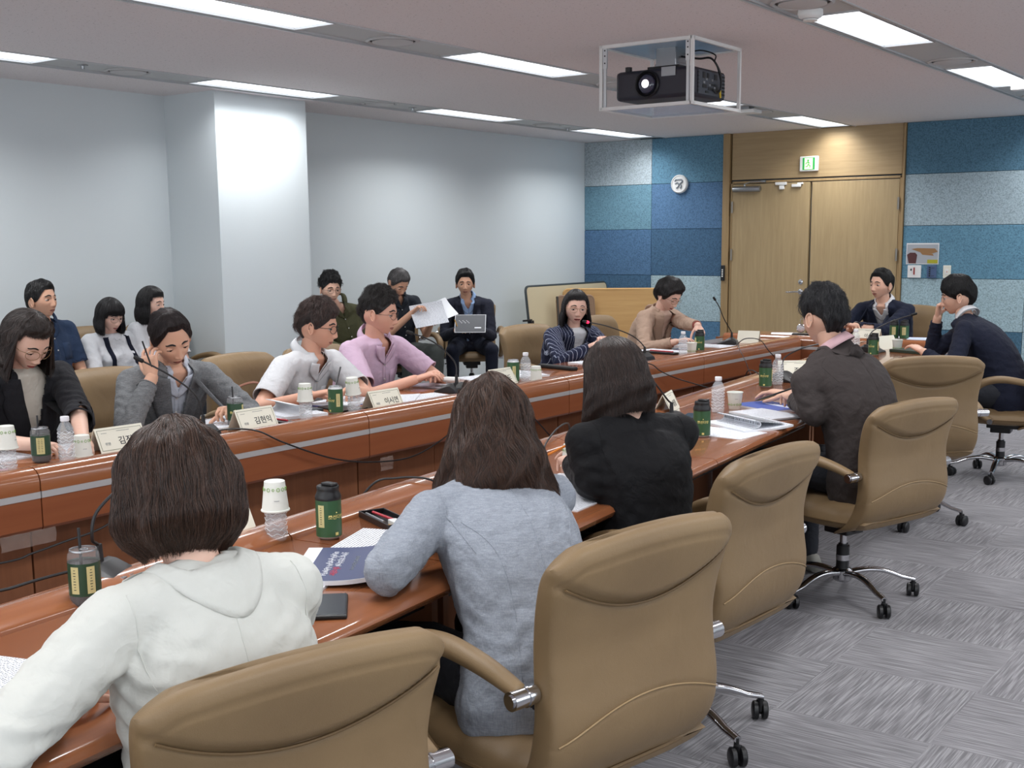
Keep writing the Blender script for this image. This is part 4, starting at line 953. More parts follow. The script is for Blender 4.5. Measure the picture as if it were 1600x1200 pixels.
    # ---- glasses
    if glasses:
        fr = MB(); gx = fx(bvh, 0, .004)+.006; r = glasses.get('r', .0215)
        def lensp(s_, k, n=28): a = 2*PI*k/n; yy = s_*.0315+r*1.12*math.cos(a); return Vector((gx-.55*abs(yy)**1.5*2.2, yy, -.003+r*.86*math.sin(a)))
        th = glasses.get('t', .0011)
        for s_ in (1, -1): fr.tube([lensp(s_, k) for k in range(28)], th, 6, closed=True)
        fr.tube([Vector((gx-.0, -.0085, .004)), Vector((gx+.002, 0, .006)), Vector((gx, .0085, .004))], th, 6)
        for s_ in (1, -1): fr.tube([lensp(s_, 2 if s_ > 0 else 12), Vector((.06, s_*.073, .004)), Vector((.0, s_*.079, .003)), Vector((-.02, s_*.078, -.012))], th, 6)
        fr.v = [tuple(HM @ Vector(v)) for v in fr.v]; go = fr.build('glasses', glasses['m'], e, smooth=180)
        for s_ in (1, -1):
            ll = MB().add([HM @ lensp(s_, k) for k in range(28)], [tuple(range(28))]); ll.build('lens', glass('lens_clear', (40, 44, 50), .03, 1.3, .07), go, smooth=None)
    # ---- clothes
    J = {}
    def garment(nm, g_t, g_s, slv, mat, disp=.006, open_v=None, ow=.062, t1=1, vx=vox, cuff=.0, hem=0.):
        m = MB(); torso(m, g_t)
        for ky in 'LR':
            S, E, W, s_ = arm[ky]; m.capsule(NB+Vector((-.004, s_*.035, -.03)), S+(NB-S)*(.35 if slv == 'none' else 0), .045+g_t, .048+g_s-(.012 if slv == 'none' else 0)); None if slv == 'none' else m.capsule(S, E, .052+g_s, .044+g_s) if slv != 'short' else m.capsule(S, S+(E-S)*.72, .055+g_s, .056+g_s)
            if slv == 'long': m.capsule(E, W-(W-E).normalized()*(.045), .044+g_s, .031+g_s*.9)
            if slv == 'mid': m.capsule(E, E+(W-E)*.42, .046+g_s, .046+g_s)
        me = remesh(m, vx, 6, disp, .07, disp*.55, .028)
        fl = []
        for ky in 'LR':
            S, E, W, s_ = arm[ky]
            if slv not in ('short', 'none'): fl += [(E, (W-S), .09, .0055*foldamp, .042), (S+(E-S)*.55, (E-S), .09, .0028*foldamp, .055)]
            if slv == 'long': fl.append((W-(W-E)*.3, (W-E), .07, .003*foldamp, .026))
            else: fl.append((S+(E-S)*.5, (E-S), .08, .003*foldamp, .05))
            fl.append((S+Vector((0, -s_*.03, -.10)), Vector((.2, s_*.7, -.7)), .10, .004*foldamp, .045))
        fl += [(spine(.4), Vector((0, .3, 1)), .16, .0035*foldamp, .06), (spine(.25)+Vector((.08, 0, 0)), Vector((.4, 0, 1)), .12, .004*foldamp, .045)]
        folds(me, fl)
        # sleeve ends cut square
        cut = []
        for ky in 'LR':
            S, E, W, s_ = arm[ky]
            if slv == 'long': cut.append((W-(W-E).normalized()*.03, (W-E).normalized(), .09))
            if slv == 'short': q = S+(E-S)*.76; cut.append((q, (E-S).normalized(), .1))
            if slv == 'mid': cut.append((E+(W-E)*.38, (W-E).normalized(), .1))
        v = np_v(me); bad = np.zeros(len(v), bool)
        for q, ax, rr in cut:
            r = v-np.array(q); s = r@np.array(ax); dd = np.linalg.norm(r, axis=1); bad |= (s > 0) & (dd < rr) & (np.linalg.norm(r-s[:, None]*np.array(ax), axis=1) < (.078 if slv == 'short' else .060))
        J['full'] = BVHTree.FromPolygons([Vector(x) for x in v.tolist()], [tuple(p.vertices) for p in me.polygons])
        if open_v:
            n = np_n(me); Fw = np.array(Vector((0, 1, 0)).cross(tang(.8)) if Vector((0, 1, 0)).cross(tang(.8)).x > 0 else -Vector((0, 1, 0)).cross(tang(.8))); T = np.array(tang(.8)); o = np.array(NB)
            r = v-o; dv = -(r@T); u = r[:, 1]; wv = np.clip(ow*(1-dv/open_v), 0, ow)
            bad |= (np.abs(u) < wv) & (dv > -.12) & (dv < open_v) & ((n@Fw) > .0) & ((r@Fw) > -.01)
            bad |= (dv < .0) & (np.abs(u) < ow*.9) & (np.linalg.norm(r, axis=1) < .12) & ((r@Fw) > .0)
        keep = [p for p in me.polygons if not any(bad[k] for k in p.vertices)]
        used = sorted({k for p in keep for k in p.vertices}); mp = {k: i for i, k in enumerate(used)}
        mm = bpy.data.meshes.new(nm); mm.from_pydata(v[used].tolist(), [], [tuple(mp[k] for k in p.vertices) for p in keep]); mm.update()
        o = fin(nm, mm, mat, e)
        for q, ax, rr in cut:
            u_ = ax.orthogonal().normalized(); v_ = ax.cross(u_); ring = []
            for k in range(24):
                dr = u_*math.cos(2*PI*k/24)+v_*math.sin(2*PI*k/24); h = J['full'].ray_cast(q-ax*.004+dr*.10, -dr)
                if h[0] is not None and (h[0]-q).length < .085: ring.append(h[0]-dr*.0005)
            if len(ring) > 18: MB().tube(ring, .0035, 6, closed=True).build('cuff', mat, o, smooth=180)
        so = o.modifiers.new('s', 'SOLIDIFY'); so.thickness = .0035; so.offset = -1
        return o
    Fw = Vector((0, 1, 0)).cross(tang(.8)); Fw = (Fw if Fw.x > 0 else -Fw).normalized(); T8 = tang(.8)
    def surf(u, dv, off=.003, bv=None):
        q = NB-T8*dv+Vector((0, u, 0))+Fw*.5; h = (bv or J['full']).ray_cast(q, -Fw)
        if h[0] is None: h = (bv or J['full']).find_nearest(NB-T8*dv+Vector((0, u, 0))+Fw*.1)
        return h[0]+Fw*off
    def collar_band(mat, par, r0, hgt, fold, gap, r1, tip=.0, c_off=(0, 0, 0)):
        axis = (NT_-NB).normalized(); c = NB+Vector(c_off); X = (Vector((1, 0, 0))-axis*axis.x).normalized(); Y = axis.cross(X); rows = []
        n = 40
        def p(r, h, a): return c+axis*h+X*r*math.cos(a)+Y*r*math.sin(a)+Vector((0, 0, -.03*max(0, math.cos(a))**1.5))
        A = [gap+(2*PI-2*gap)*k/n for k in range(n+1)]
        ff = lambda a: max(0, math.cos(a))**2
        rows = [[p(r0, 0, a) for a in A], [p(r0-.002, hgt, a) for a in A], [p(r0+.004, hgt+.003, a) for a in A], [p(r1, hgt-fold*.6-tip*ff(a)*.5, a) for a in A], [p(r1+.006, hgt-fold-tip*ff(a), a) for a in A]]
        return MB().grid(rows, thick=.002).build('collar', mat, par, smooth=180)
    def hug(mat, par, width, stand, a0=1.05, r0=.062, thick=.003, bvh_=None):
        bv = bvh_ or J['full']; axis = (tang(.95)*.8+(NT_-NB).normalized()*.2).normalized(); X = (Vector((1, 0, 0))-axis*axis.x).normalized(); Y = axis.cross(X); A = [a0+(2*PI-2*a0)*k/36 for k in range(37)]
        rows = [[NB+axis*(.004+stand)+(X*math.cos(a)+Y*math.sin(a))*r0+Vector((0, 0, -.02*max(0, math.cos(a)))) for a in A]]
        for i in range(6):
            d = .008+width*i/5; r = []
            for a in A:
                dr = X*math.cos(a)+Y*math.sin(a); q = NB+dr*(r0+d)+axis*(.10); h = bv.ray_cast(q, -axis)
                p = h[0] if h[0] is not None and (h[0]-q).length < .2 else NB+dr*(r0+d)-axis*.03
                r.append(p+axis*(.006-.0006*i)+dr*.002)
            rows.append(r)
        for i in range(1, len(rows)):
            for _ in range(4): rows[i] = [rows[i][0]]+[(rows[i][k-1]+rows[i][k]*2+rows[i][k+1])/4 for k in range(1, 36)]+[rows[i][36]]
        return MB().grid(rows, thick=thick).build('collar', mat, par, smooth=180)
    def leaves(mat, par, bv=None, vo=.085, ow=.036, off=.006, L=.085):
        for s_ in (1, -1):
            rows = []
            for k in range(7):
                t = k/6; dv = -.012+(L+.012)*t; inner_ = max(ow*(1-max(dv, 0)/vo), .004)-.004; outer = .070*(1-t)**.0 if False else (.078-.012*t)*(1-t**3)+.0*t+inner_*t**3+.022*t*(1-t)
                rows.append([surf(s_*(inner_+(max(outer, inner_+.003)-inner_)*q/4), dv+.012*(q/4)*t, off+.006*(1-t)*(1-q/8), bv) for q in range(5)])
            MB().grid(rows, thick=(Fw*.003)).build('collar', mat, par, smooth=180)
    def rim(mat, par, vo, ow, bv=None):
        for s_ in (1, -1): MB().tube([surf(s_*(ow*(1-k/12)+.001), vo*k/12, .0005, bv) for k in range(13)], .0032, 6).build('placket_edge', mat, par, smooth=180)
    BTN = plain('button', (214, 214, 210), .4); BTD = plain('dark_button', (30, 30, 34), .4)
    if inner and top == 'jacket':
        io = garment('shirt', .004, .0, 'none', inner['m'], .003, open_v=None if inner.get('collar') != 'shirt' else .07, ow=.034, vx=vox*1.15)
        J['shirt'] = J['full']
        if inner.get('collar') == 'shirt':
            collar_band(inner['m'], io, .062 if not fem else .055, .034, .036, .5, .078, .0, c_off=(.004, 0, .012)); leaves(inner['m'], io, J['shirt'], .07, .034, .005); rim(inner['m'], io, .07, .034, J['shirt'])
            for k in range(3): q = surf(0, .10+.065*k, .002, J['shirt']); MB().ell(q, (.003, .005, .005), None, 8, 5).build('button', BTN, io)
            MB().grid([[surf(u, d, .0015, J['shirt']) for u in (-.012, 0, .012)] for d in [.05+.03*k for k in range(10)]], thick=.0012).build('placket', inner['m'], io, smooth=180)
    if top == 'jacket':
        jo = garment('jacket', .020, .009, sleeves, tcol, .008, open_v=opening, vx=vox)
        for s_ in (1, -1):
            def row(dv, a, b_): return [surf(s_*(a+(b_-a)*k/5), dv, .004+.005*math.sin(PI*k/5)) for k in range(6)]
            rows = []
            for k in range(15):
                t = k/14; dv = -.01+(opening+.01)*t; w_ = .062*(1-dv/opening); lw = lapw*(1-t)**.55*(.75+.55*min(1, t*3)) if t > .22 else lapw*.8
                rows.append(row(dv, max(w_-.006, 0), max(w_, 0)+lw+.004))
            MB().grid(rows, thick=(Fw*.004)).build('lapel', lapc or tcol, jo, smooth=180)
        None if nocollar else hug(tcol, jo, .026 if fem else .014, .016 if fem else .010, 1.1 if fem else 1.3, .066 if not fem else .058)
        for k in range(1 if fem else 2): MB().ell(surf(.012, opening+.02+.09*k, .004), (.004, .009, .009), None, 10, 6).build('button', BTD, jo)
        if sleeves == 'long':
            for ky in 'LR':
                S, E, W, s_ = arm[ky]
        J['jo'] = jo
    else:
        jo = garment('shirt', .012, .010, sleeves, tcol, .007, open_v=(.085 if collar == 'shirt' else None), ow=.036, vx=vox)
        J['jo'] = jo
        if collar == 'shirt':
            collar_band(tcol, jo, .070 if not fem else .062, .032, .040, .55, .088, .0, c_off=(.004, 0, .018)); leaves(tcol, jo); rim(tcol, jo, .085, .036)
            MB().grid([[surf(u, d, .002) for u in (-.014, 0, .014)] for d in [.07+.03*k for k in range(11)]], thick=.0015).build('placket', tcol, jo, smooth=180)
            for k in range(4): MB().ell(surf(0, .10+.075*k, .004), (.003, .005, .005), None, 8, 5).build('button', BTN, jo)
        pass
    if mesh_legs:
        m = MB()
        for s_, k, a in ((1, kn[0], an[0]), (-1, kn[1], an[1])):
            m.capsule((.0, s_*.085, hipz-.01), k, .092, .068); m.capsule(k, a+Vector((0, 0, .0)), .064, .052)
        m.ell((-.02, 0, hipz-.02), (.13, .175*girth, .10)); me = remesh(m, .011, 6, .010, .09, .005, .04)
        fin('trousers', me, pants or fabric('charcoal_trousers', (44, 46, 52)), e)
        for s_, a in ((1, an[0]), (-1, an[1])):
            q = MB(); rings = []
            for x, hw, h0, h1 in ((-.07, .025, .0, .06), (-.05, .036, .0, .085), (0, .038, .0, .095), (.06, .040, .0, .07), (.12, .046, .0, .05), (.17, .040, .0, .038), (.195, .02, .004, .026)):
                rings.append([Vector((a.x+x, a.y+hw*math.copysign(abs(math.cos(w_))**.7, math.cos(w_)), h0+(h1-h0)*(.5+.5*math.sin(w_)))) for w_ in [2*PI*i/14 for i in range(14)]])
            q.loft(rings).build('shoe', plain('shoe_black', (26, 26, 28), .4) if not (extras and extras.get('shoe')) else extras['shoe'], e, smooth=180)
    J.update(e=e, HM=HM, bvh=bvh, arm=arm, surf=surf, NB=NB, NT=NT_, spine=spine, tang=tang, Fw=Fw, T=T8, I=I); return J
def seam(J, pts, parent=None, r=.0011, mat=None, off=.0002):
    """stitched seam laid on the garment surface through local points"""
    P = smooth_path(pts, 8); out = []; mat = mat or J['jo'].data.materials[0]
    for p in P:
        h = J['full'].find_nearest(p); out.append(h[0]+h[1]*off)
    MB().tube(out, r, 5).build('seam', mat, parent or J['jo'], smooth=180)
def seam_back(J, uv, **kw):
    """seam over the back given (lateral, distance below neck) pairs"""
    pts = []
    for u, dv in uv:
        q = J['NB']-J['T']*dv+Vector((0, u, 0))-J['Fw']*.6; h = J['full'].ray_cast(q, J['Fw']); pts.append(h[0] if h[0] else q+J['Fw']*.5)
    seam(J, pts, **kw)
# ------------------------------------------------------------------ the people of the meeting
GOLD = plain('glasses_gold', (150, 120, 84), .3, .8); BLKF = plain('glasses_black', (24, 22, 22), .35); SILV = plain('glasses_silver', (170, 170, 172), .3, .9); THINB = plain('glasses_brown', (70, 52, 44), .35)
F_WHITE = fabric('white_linen', (208, 209, 203), (194, 196, 190), fold=.3); F_LGREY = fabric('light_grey_suit', (138, 144, 154), (118, 124, 134), melange=(158, 164, 174)); F_BLK = fabric('black_blouse', (17, 17, 20), (12, 12, 14), rough=.7)
F_BROWN = fabric('dark_brown_jacket', (64, 58, 57), (52, 47, 46)); F_NAVY = fabric('navy_suit', (28, 32, 48), (22, 25, 40)); F_NAVY2 = fabric('navy_suit_head', (30, 35, 52), (24, 28, 44))
F_CHAR = fabric('charcoal_blazer', (36, 36, 40), (28, 28, 32)); F_TEE = fabric('cream_tee', (208, 202, 190)); F_GREY = fabric('grey_melange_blazer', (104, 106, 108), (88, 90, 94), melange=(134, 136, 138)); F_LBLUE = fabric('pale_blue_shirt', (196, 202, 214))
F_WSH = fabric('white_shirt', (210, 211, 214)); F_PINK = fabric('pink_shirt', (206, 178, 200)); F_PIN = fabric('pinstripe_blazer', (36, 40, 62), (30, 34, 54), stripes=(.017, (160, 166, 184), .10)); F_WT = fabric('white_tee', (220, 222, 226))
F_BEIGE = fabric('beige_blazer', (176, 150, 132), (162, 136, 118)); F_BEIG2 = fabric('beige_top', (190, 162, 146)); F_DENIM = fabric('denim', (44, 60, 86), (36, 50, 74)); F_OLIVE = fabric('olive_shirt', (72, 72, 50), (60, 60, 42)); F_DARK = fabric('dark_vest', (38, 42, 50)); F_SUIT = fabric('dark_suit', (36, 38, 50), (30, 32, 44)); F_SKY = fabric('sky_shirt', (158, 186, 226))
F_GTR = fabric('grey_green_trousers', (66, 70, 68)); F_NTR = fabric('navy_trousers', (26, 30, 44))
SK1, SK2, SK3, SK4 = (214, 174, 152), (220, 184, 165), (204, 160, 134), (224, 186, 168)

J = person('N1', 'person in a white linen jacket with a short dark brown bob, seen from behind', (-1.60, 1.258, 1.089), 150, 18, 0, (-1.55, 1.27), 167, (-1.67, 1.05, .79), (-1.83, 1.46, .79), fem=True, sk=SK2,
    hair=dict(HS['bob'], hang=-.068, flare=.006, tuck=.040, top=.014, side=.019, lump=.012, wave=.25), hcol=(38, 27, 23), hcol2=(84, 60, 48), strands=9000, srad=.0005, top='jacket', tcol=F_WHITE, inner=dict(m=F_WT), sleeves='long', el=((-1.53, .87, .80), (-1.66, 1.55, .80)), vox=.006, foldamp=1.3, sw=.152, res=.8)
seam_back(J, [(0, .02), (0, .15), (.0, .3), (0, .44)]); seam_back(J, [(.145, -.0), (.150, .08), (.135, .16), (.128, .2)]); seam_back(J, [(-.145, -.0), (-.150, .08), (-.135, .16), (-.128, .2)])
J = person('N2', 'person in a light grey melange blazer with long wavy brown hair, seen from behind', (-1.74, 2.312, 1.051), 140, 16, 0, (-1.48, 2.11), 158, (-1.90, 2.15, .79), (-1.98, 2.5, .79), fem=True, sk=SK2,
    hair='long', hcol=(32, 24, 22), hcol2=(84, 58, 44), strands=11000, srad=.0005, top='jacket', tcol=F_LGREY, inner=dict(m=F_WT), sleeves='long', el=((-1.69, 1.87, .80), (-1.80, 2.52, .80)), vox=.006, foldamp=1.1, nocollar=True, sw=.166, res=.8)
seam_back(J, [(0, .05), (0, .2), (0, .33), (0, .5)]); seam_back(J, [(.155, .0), (.160, .08), (.145, .17), (.135, .21)]); seam_back(J, [(-.155, .0), (-.160, .08), (-.145, .17), (-.135, .21)]); seam_back(J, [(.14, .12), (.10, .22), (.085, .34), (.09, .5)]); seam_back(J, [(-.14, .12), (-.10, .22), (-.085, .34), (-.09, .5)])
J = person('N3', 'person in a black blouse with straight dark chin length hair, seen from behind', (-1.88, 3.127, 1.082), 160, 22, 0, (-1.76, 3.08), 154, (-2.06, 3.16, .80), (-2.15, 3.42, .79), fem=True, sk=SK2,
    hair=dict(HS['med'], hang=-.095, flare=.016, tuck=-.004), hcol=(22, 18, 18), hcol2=(66, 50, 44), strands=8000, srad=.0006, top='shirt', tcol=F_BLK, sleeves='long', collar='round', el=((-1.84, 2.93, .80), None), poleR=(-1.7, 3.8, .6), vox=.007, glasses=dict(m=BLKF), sw=.168, curlL=.6, res=.7)
seam_back(J, [(-.16, .36), (0, .385), (.16, .36)], r=.002); seam_back(J, [(.145, .0), (.15, .08), (.135, .16)]); seam_back(J, [(-.145, .0), (-.15, .08), (-.135, .16)])
J = person('N4', 'person in a dark brown jacket with short black hair turned away, pen in hand', (-1.92, 4.885, 1.166), 150, 10, 0, (-1.70, 4.84), 158, (-2.06, 4.93, .81), (-2.2, 5.2, .79), sk=SK1, el=((-1.86, 4.66, .79), None),
    hair='wavytop', hcol=(15, 15, 16), hcol2=(52, 52, 56), strands=5000, srad=.0007, top='jacket', tcol=F_BROWN, inner=dict(m=fabric('pink_stripe_shirt', (206, 170, 176)), collar='shirt'), poleL=(-1.9, 4.2, .65), poleR=(-1.6, 5.5, .6), vox=.0075, foldamp=.7, sdrop=.06, glasses=dict(m=SILV), curlL=.6, knee=[(.46, .14, .52), (.46, -.12, .52)], extras=dict(shoe=plain('shoe_grey', (150, 148, 140), .7)), res=.7)
seam_back(J, [(0, .05), (0, .2), (0, .33), (0, .5)]); seam_back(J, [(.165, .0), (.17, .08), (.155, .17)]); seam_back(J, [(-.165, .0), (-.17, .08), (-.155, .17)])
J = person('N5', 'person in a navy suit and glasses at the right, hand raised to the mouth', (-2.22, 7.89, 1.122), 198, 8, 0, (-1.88, 7.86), 190, (-2.33, 7.60, .79), (-2.36, 7.96, .985), sk=SK1,
    hair='fringe', hcol=(14, 13, 14), strands=3000, srad=.0009, top='jacket', tcol=F_NAVY, inner=dict(m=F_WSH, collar='shirt'), poleL=(-2.0, 7.3, .5), poleR=(-2.5, 8.1, .4), vox=.009, nocollar=True, glasses=dict(m=SILV), curlR=1.0, handD=(None, (.12, -.1, 1)), handN=(None, (-1, 0, .1)), extras=dict(shoe=plain('sneaker_grey', (196, 194, 186), .7)), res=.7)
J = person('H', 'person in a navy suit and white open shirt at the head of the table', (-3.294, 9.58, 1.121), -112, -3, 0, (-3.27, 9.82), -92, (-3.36, 9.20, .82), (-3.42, 9.28, .79), sk=SK1,
    hair='man', hcol=(16, 15, 15), strands=2500, srad=.001, top='jacket', tcol=F_NAVY2, inner=dict(m=F_WSH, collar='shirt'), poleL=(-2.8, 9.5, .5), poleR=(-3.8, 9.5, .5), vox=.009, res=.7, opening=.34)
MB().tube([J['arm']['L'][2]-(J['arm']['L'][2]-J['arm']['L'][1]).normalized()*.012+Vector((0, .031*math.cos(a), .029*math.sin(a)))+Vector((.0, 0, 0)) for a in [2*PI*k/16 for k in range(16)]], .007, 6, closed=True).build('watch', BLACKP, J['e'])
MB().ell(J['surf'](.075, .13, .006), (.004, .008, .008), None, 10, 6).build('lapel_pin', ALU, J['e'])
J = person('F1', 'person in a black blazer and round glasses writing at the left frame edge', (-4.22, 2.648, 1.133), 4, 34, 0, (-4.46, 2.72), 0, (-3.86, 2.62, .79), (-3.92, 2.46, .785), fem=True, sk=SK2,
    hair=dict(HS['med'], hang=-.095, flare=.016, tuck=.0, lump=.008, wave=.9, f=.070, tm=.056, a0=76), hcol=(26, 22, 21), hcol2=(70, 60, 56), strands=5000, srad=.0007, top='jacket', tcol=F_CHAR, inner=dict(m=F_TEE), sleeves='mid', poleL=(-4.1, 3.2, .6), poleR=(-4.3, 2.1, .6), glasses=dict(m=GOLD, r=.024), eye_open=.04, foldamp=.5, girth=1.15, sw=.18, opening=.36, curlL=.7, curlR=.6)
J = person('F2', 'person in a grey melange blazer resting his cheek on one hand', (-4.22, 3.322, 1.093), -14, 26, 12, (-4.47, 3.42), -6, (-3.95, 3.42, .79), (-4.165, 3.175, .945), sk=(220, 176, 150),
    hair=dict(HS['man'], f=.078, tm=.045), hcol=(24, 21, 22), hcol2=(66, 56, 56), strands=3500, srad=.0007, top='jacket', tcol=F_GREY, lapc=fabric('grey_lapel', (92, 94, 97), melange=(120, 122, 125)), inner=dict(m=F_LBLUE, collar='shirt'), poleL=(-4.1, 3.9, .6), poleR=(-3.9, 2.8, .5), eye_open=.06, curlR=.5, curlL=1.1, handD=(None, (-.22, .06, 1)), handN=(None, (.35, -.9, .1)), girth=1.06, foldamp=1.3, opening=.33)
J = person('F3', 'person in a white short sleeve shirt and black glasses looking right', (-4.30, 4.288, 1.085), 26, 8, 0, (-4.52, 4.28), 6, (-4.0, 4.22, .79), (-4.04, 3.97, .79), sk=(214, 166, 142),
    hair='wavytop', hcol=(44, 34, 32), hcol2=(92, 72, 66), strands=3500, srad=.0007, top='shirt', tcol=F_WSH, sleeves='short', collar='shirt', poleL=(-4.2, 4.9, .5), poleR=(-4.3, 3.5, .5), glasses=dict(m=BLKF, t=.0016), curlL=.7, curlR=.8, eye_open=.24)
q = J['surf'](.085, .16, .003); MB().grid([[J['surf'](u, d, .003) for u in (.05, .085, .12)] for d in (.13, .17, .21, .24)], thick=.001).build('pocket', F_WSH, J['jo'], smooth=180)
J = person('F4', 'person in a pink short sleeve shirt looking right over his hand', (-4.36, 4.809, 1.119), 22, 6, 0, (-4.56, 4.88), 2, (-4.06, 4.90, .80), (-4.06, 4.74, .79), sk=(218, 170, 148),
    hair='curly', hcol=(20, 18, 18), hcol2=(52, 46, 44), strands=3500, srad=.0007, top='shirt', tcol=F_PINK, sleeves='short', collar='shirt', poleL=(-4.2, 5.5, .5), poleR=(-4.4, 4.2, .5), glasses=dict(m=THINB), curlL=.5, curlR=.4, eye_open=.24, girth=1.1)
MB().grid([[J['surf'](u, d, .003) for u in (.05, .085, .12)] for d in (.13, .17, .21, .24)], thick=.001).build('pocket', F_PINK, J['jo'], smooth=180)
J = person('F5', 'person in a navy pinstripe blazer speaking into a microphone with hands clasped', (-4.33, 6.685, 1.054), -44, 2, -3, (-4.50, 6.78), -16, (-4.03, 6.52, .86), (-4.04, 6.46, .84), fem=True, sk=SK4,
    hair=dict(HS['bob'], hang=-.085, flare=.016, tuck=.0, a0=72, f=.066), hcol=(22, 19, 20), strands=3500, srad=.0009, top='jacket', tcol=F_PIN, inner=dict(m=F_WT), poleL=(-4.2, 7.3, .5), poleR=(-4.3, 6.1, .4), glasses=dict(m=GOLD), curlL=.9, curlR=.8, face='talk', eye_open=.28, handD=((.5, -.6, .35), (.6, .4, .5)), sw=.172)
J = person('F6', 'person in a beige blazer and glasses looking down, hand on a green can', (-4.22, 7.757, 1.097), -10, 30, 0, (-4.48, 7.84), -6, (-3.90, 7.60, .90), (-4.02, 7.50, .79), fem=True, sk=SK4,
    hair='shortf', hcol=(20, 18, 19), hcol2=(60, 56, 56), strands=3500, srad=.0009, top='jacket', tcol=F_BEIGE, lapc=fabric('beige_lapel', (160, 134, 116)), inner=dict(m=F_BEIG2), poleL=(-4.1, 8.0, .2), poleR=(-4.3, 7.2, .4), glasses=dict(m=GOLD), curlL=.9, curlR=.4, eye_open=.04, handD=((.5, -.5, -.6), None), sw=.172)
g = MB()
for k in range(9): a = 2*PI*k/9; g.ell(J['surf'](.085+.016*math.cos(a), .15+.026*math.sin(a), .008), (.006, .009, .009), None, 8, 5)
g.build('brooch', plain('brooch_green', (60, 66, 52), .4), J['e']); MB().ell(J['surf'](.085, .14, .012), (.006, .009, .009), None, 8, 5).ell(J['surf'](.09, .162, .012), (.005, .006, .006), None, 8, 5).build('brooch_stone', plain('brooch_red', (150, 60, 50), .3), J['e'])
S_, E_, W_, _x = J['arm']['L']; dd = (W_-E_).normalized(); oo = dd.orthogonal().normalized(); o2 = dd.cross(oo)
MB().tube([W_-dd*.02+(oo*math.cos(a)+o2*math.sin(a))*.029 for a in [2*PI*k/16 for k in range(16)]], .003, 6, closed=True).tube([W_-dd*.03+(oo*math.cos(a)+o2*math.sin(a))*.030 for a in [2*PI*k/16 for k in range(16)]], .0025, 6, closed=True).build('bracelet', plain('bracelet_red', (150, 70, 60), .4), J['e'])
# back row
lap = dict(curlL=.5, curlR=.5)
J = person('B1', 'person in a dark denim shirt leaning back against the wall, face raised', (-7.05, 4.552, 1.139), 14, -6, 0, (-7.10, 4.62), 4, (-6.80, 4.70, .66), (-6.80, 4.50, .66), sk=SK3, hair='man', hcol=(18, 17, 18), strands=1500, srad=.0012, top='shirt', tcol=F_DENIM, sleeves='short', collar='shirt', vox=.011, girth=1.1, res=.6, **lap)
MB().grid([[J['surf'](u, d, .003) for u in (.05, .085, .12)] for d in (.13, .17, .21, .24)], thick=.001).build('pocket', F_DENIM, J['jo'], smooth=180)
J = person('B2', 'person in a white gathered blouse under dark shoulder straps, dark fringe bob', (-7.05, 5.058, 1.012), 2, 14, 0, (-7.12, 5.18), -6, (-6.80, 5.12, .62), (-6.80, 4.98, .62), fem=True, sk=SK4, hair='fringebob', hcol=(16, 14, 15), strands=1800, srad=.0012, top='shirt', tcol=F_WT, sleeves='long', collar='none', glasses=dict(m=THINB, r=.023), vox=.011, res=.6, **lap)
fr = MB(); ax = J['NB']
fr.tube([ax+Vector((.012+.070*math.cos(a), .066*math.sin(a), -.005-.03*max(0, math.cos(a))+.006*math.sin(a*14))) for a in [2*PI*k/70 for k in range(70)]], .008, 6, closed=True).build('ruffle_collar', F_WT, J['jo'], smooth=180)
for s_ in (1, -1): MB().grid([[J['surf'](s_*(.085+u), d, .004) for u in (-.016, 0, .016)] for d in [-.02+.03*k for k in range(14)]], thick=.002).build('shoulder_strap', F_NAVY, J['e'], smooth=180)
J = person('B3', 'person with a short black bob in a white top beside the pillar, looking right', (-7.05, 5.405, 1.078), 20, 4, 0, (-7.12, 5.58), 6, (-6.80, 5.60, .62), (-6.80, 5.40, .62), fem=True, sk=SK4, hair='bob', hcol=(16, 14, 15), strands=1800, srad=.0012, top='shirt', tcol=F_WT, sleeves='short', collar='round', vox=.011, res=.6, **lap)
J = person('B4', 'person in an olive shirt and glasses with curly black hair by the wall', (-7.02, 7.154, 1.117), -24, 6, 0, (-7.04, 7.40), -22, (-6.72, 7.26, .62), (-6.72, 7.10, .62), sk=SK1, hair='curly', hcol=(14, 13, 14), strands=2500, srad=.001, top='shirt', tcol=F_OLIVE, sleeves='long', collar='shirt', glasses=dict(m=THINB), vox=.011, res=.6, poleR=(-7.1, 7.05, .3), pants=F_GTR, **lap)
J = person('B5', 'person with grey hair and a dark vest reading stapled papers by the wall', (-6.93, 7.89, 1.141), -10, 34, 0, (-7.05, 8.04), -16, (-6.66, 8.0, .80), (-6.70, 7.80, .90), sk=SK3, hair='man', hcol=(74, 72, 72), hcol2=(150, 148, 148), strands=1800, srad=.0012, top='shirt', tcol=F_DARK, sleeves='short', collar='shirt', vox=.011, res=.6, pants=F_GTR, eye_open=.04, curlL=.7, curlR=.8, knee=[(.50, .05, .56), (.44, -.20, .50)])
J = person('B6', 'person in a dark suit and light blue shirt facing the camera with a booklet', (-6.98, 8.891, 1.101), -52, 0, 0, (-7.06, 9.06), -50, (-6.72, 8.76, .70), (-6.86, 8.62, .70), sk=SK3, hair=dict(HS['man'], top=.022), hcol=(15, 14, 15), strands=1800, srad=.0012, top='jacket', tcol=F_SUIT, inner=dict(m=F_SKY, collar='shirt'), opening=.34, vox=.011, res=.6, pants=F_NTR, girth=1.12, curlL=.7, curlR=.7, knee=[(.42, .18, .50), (.42, -.18, .50)])
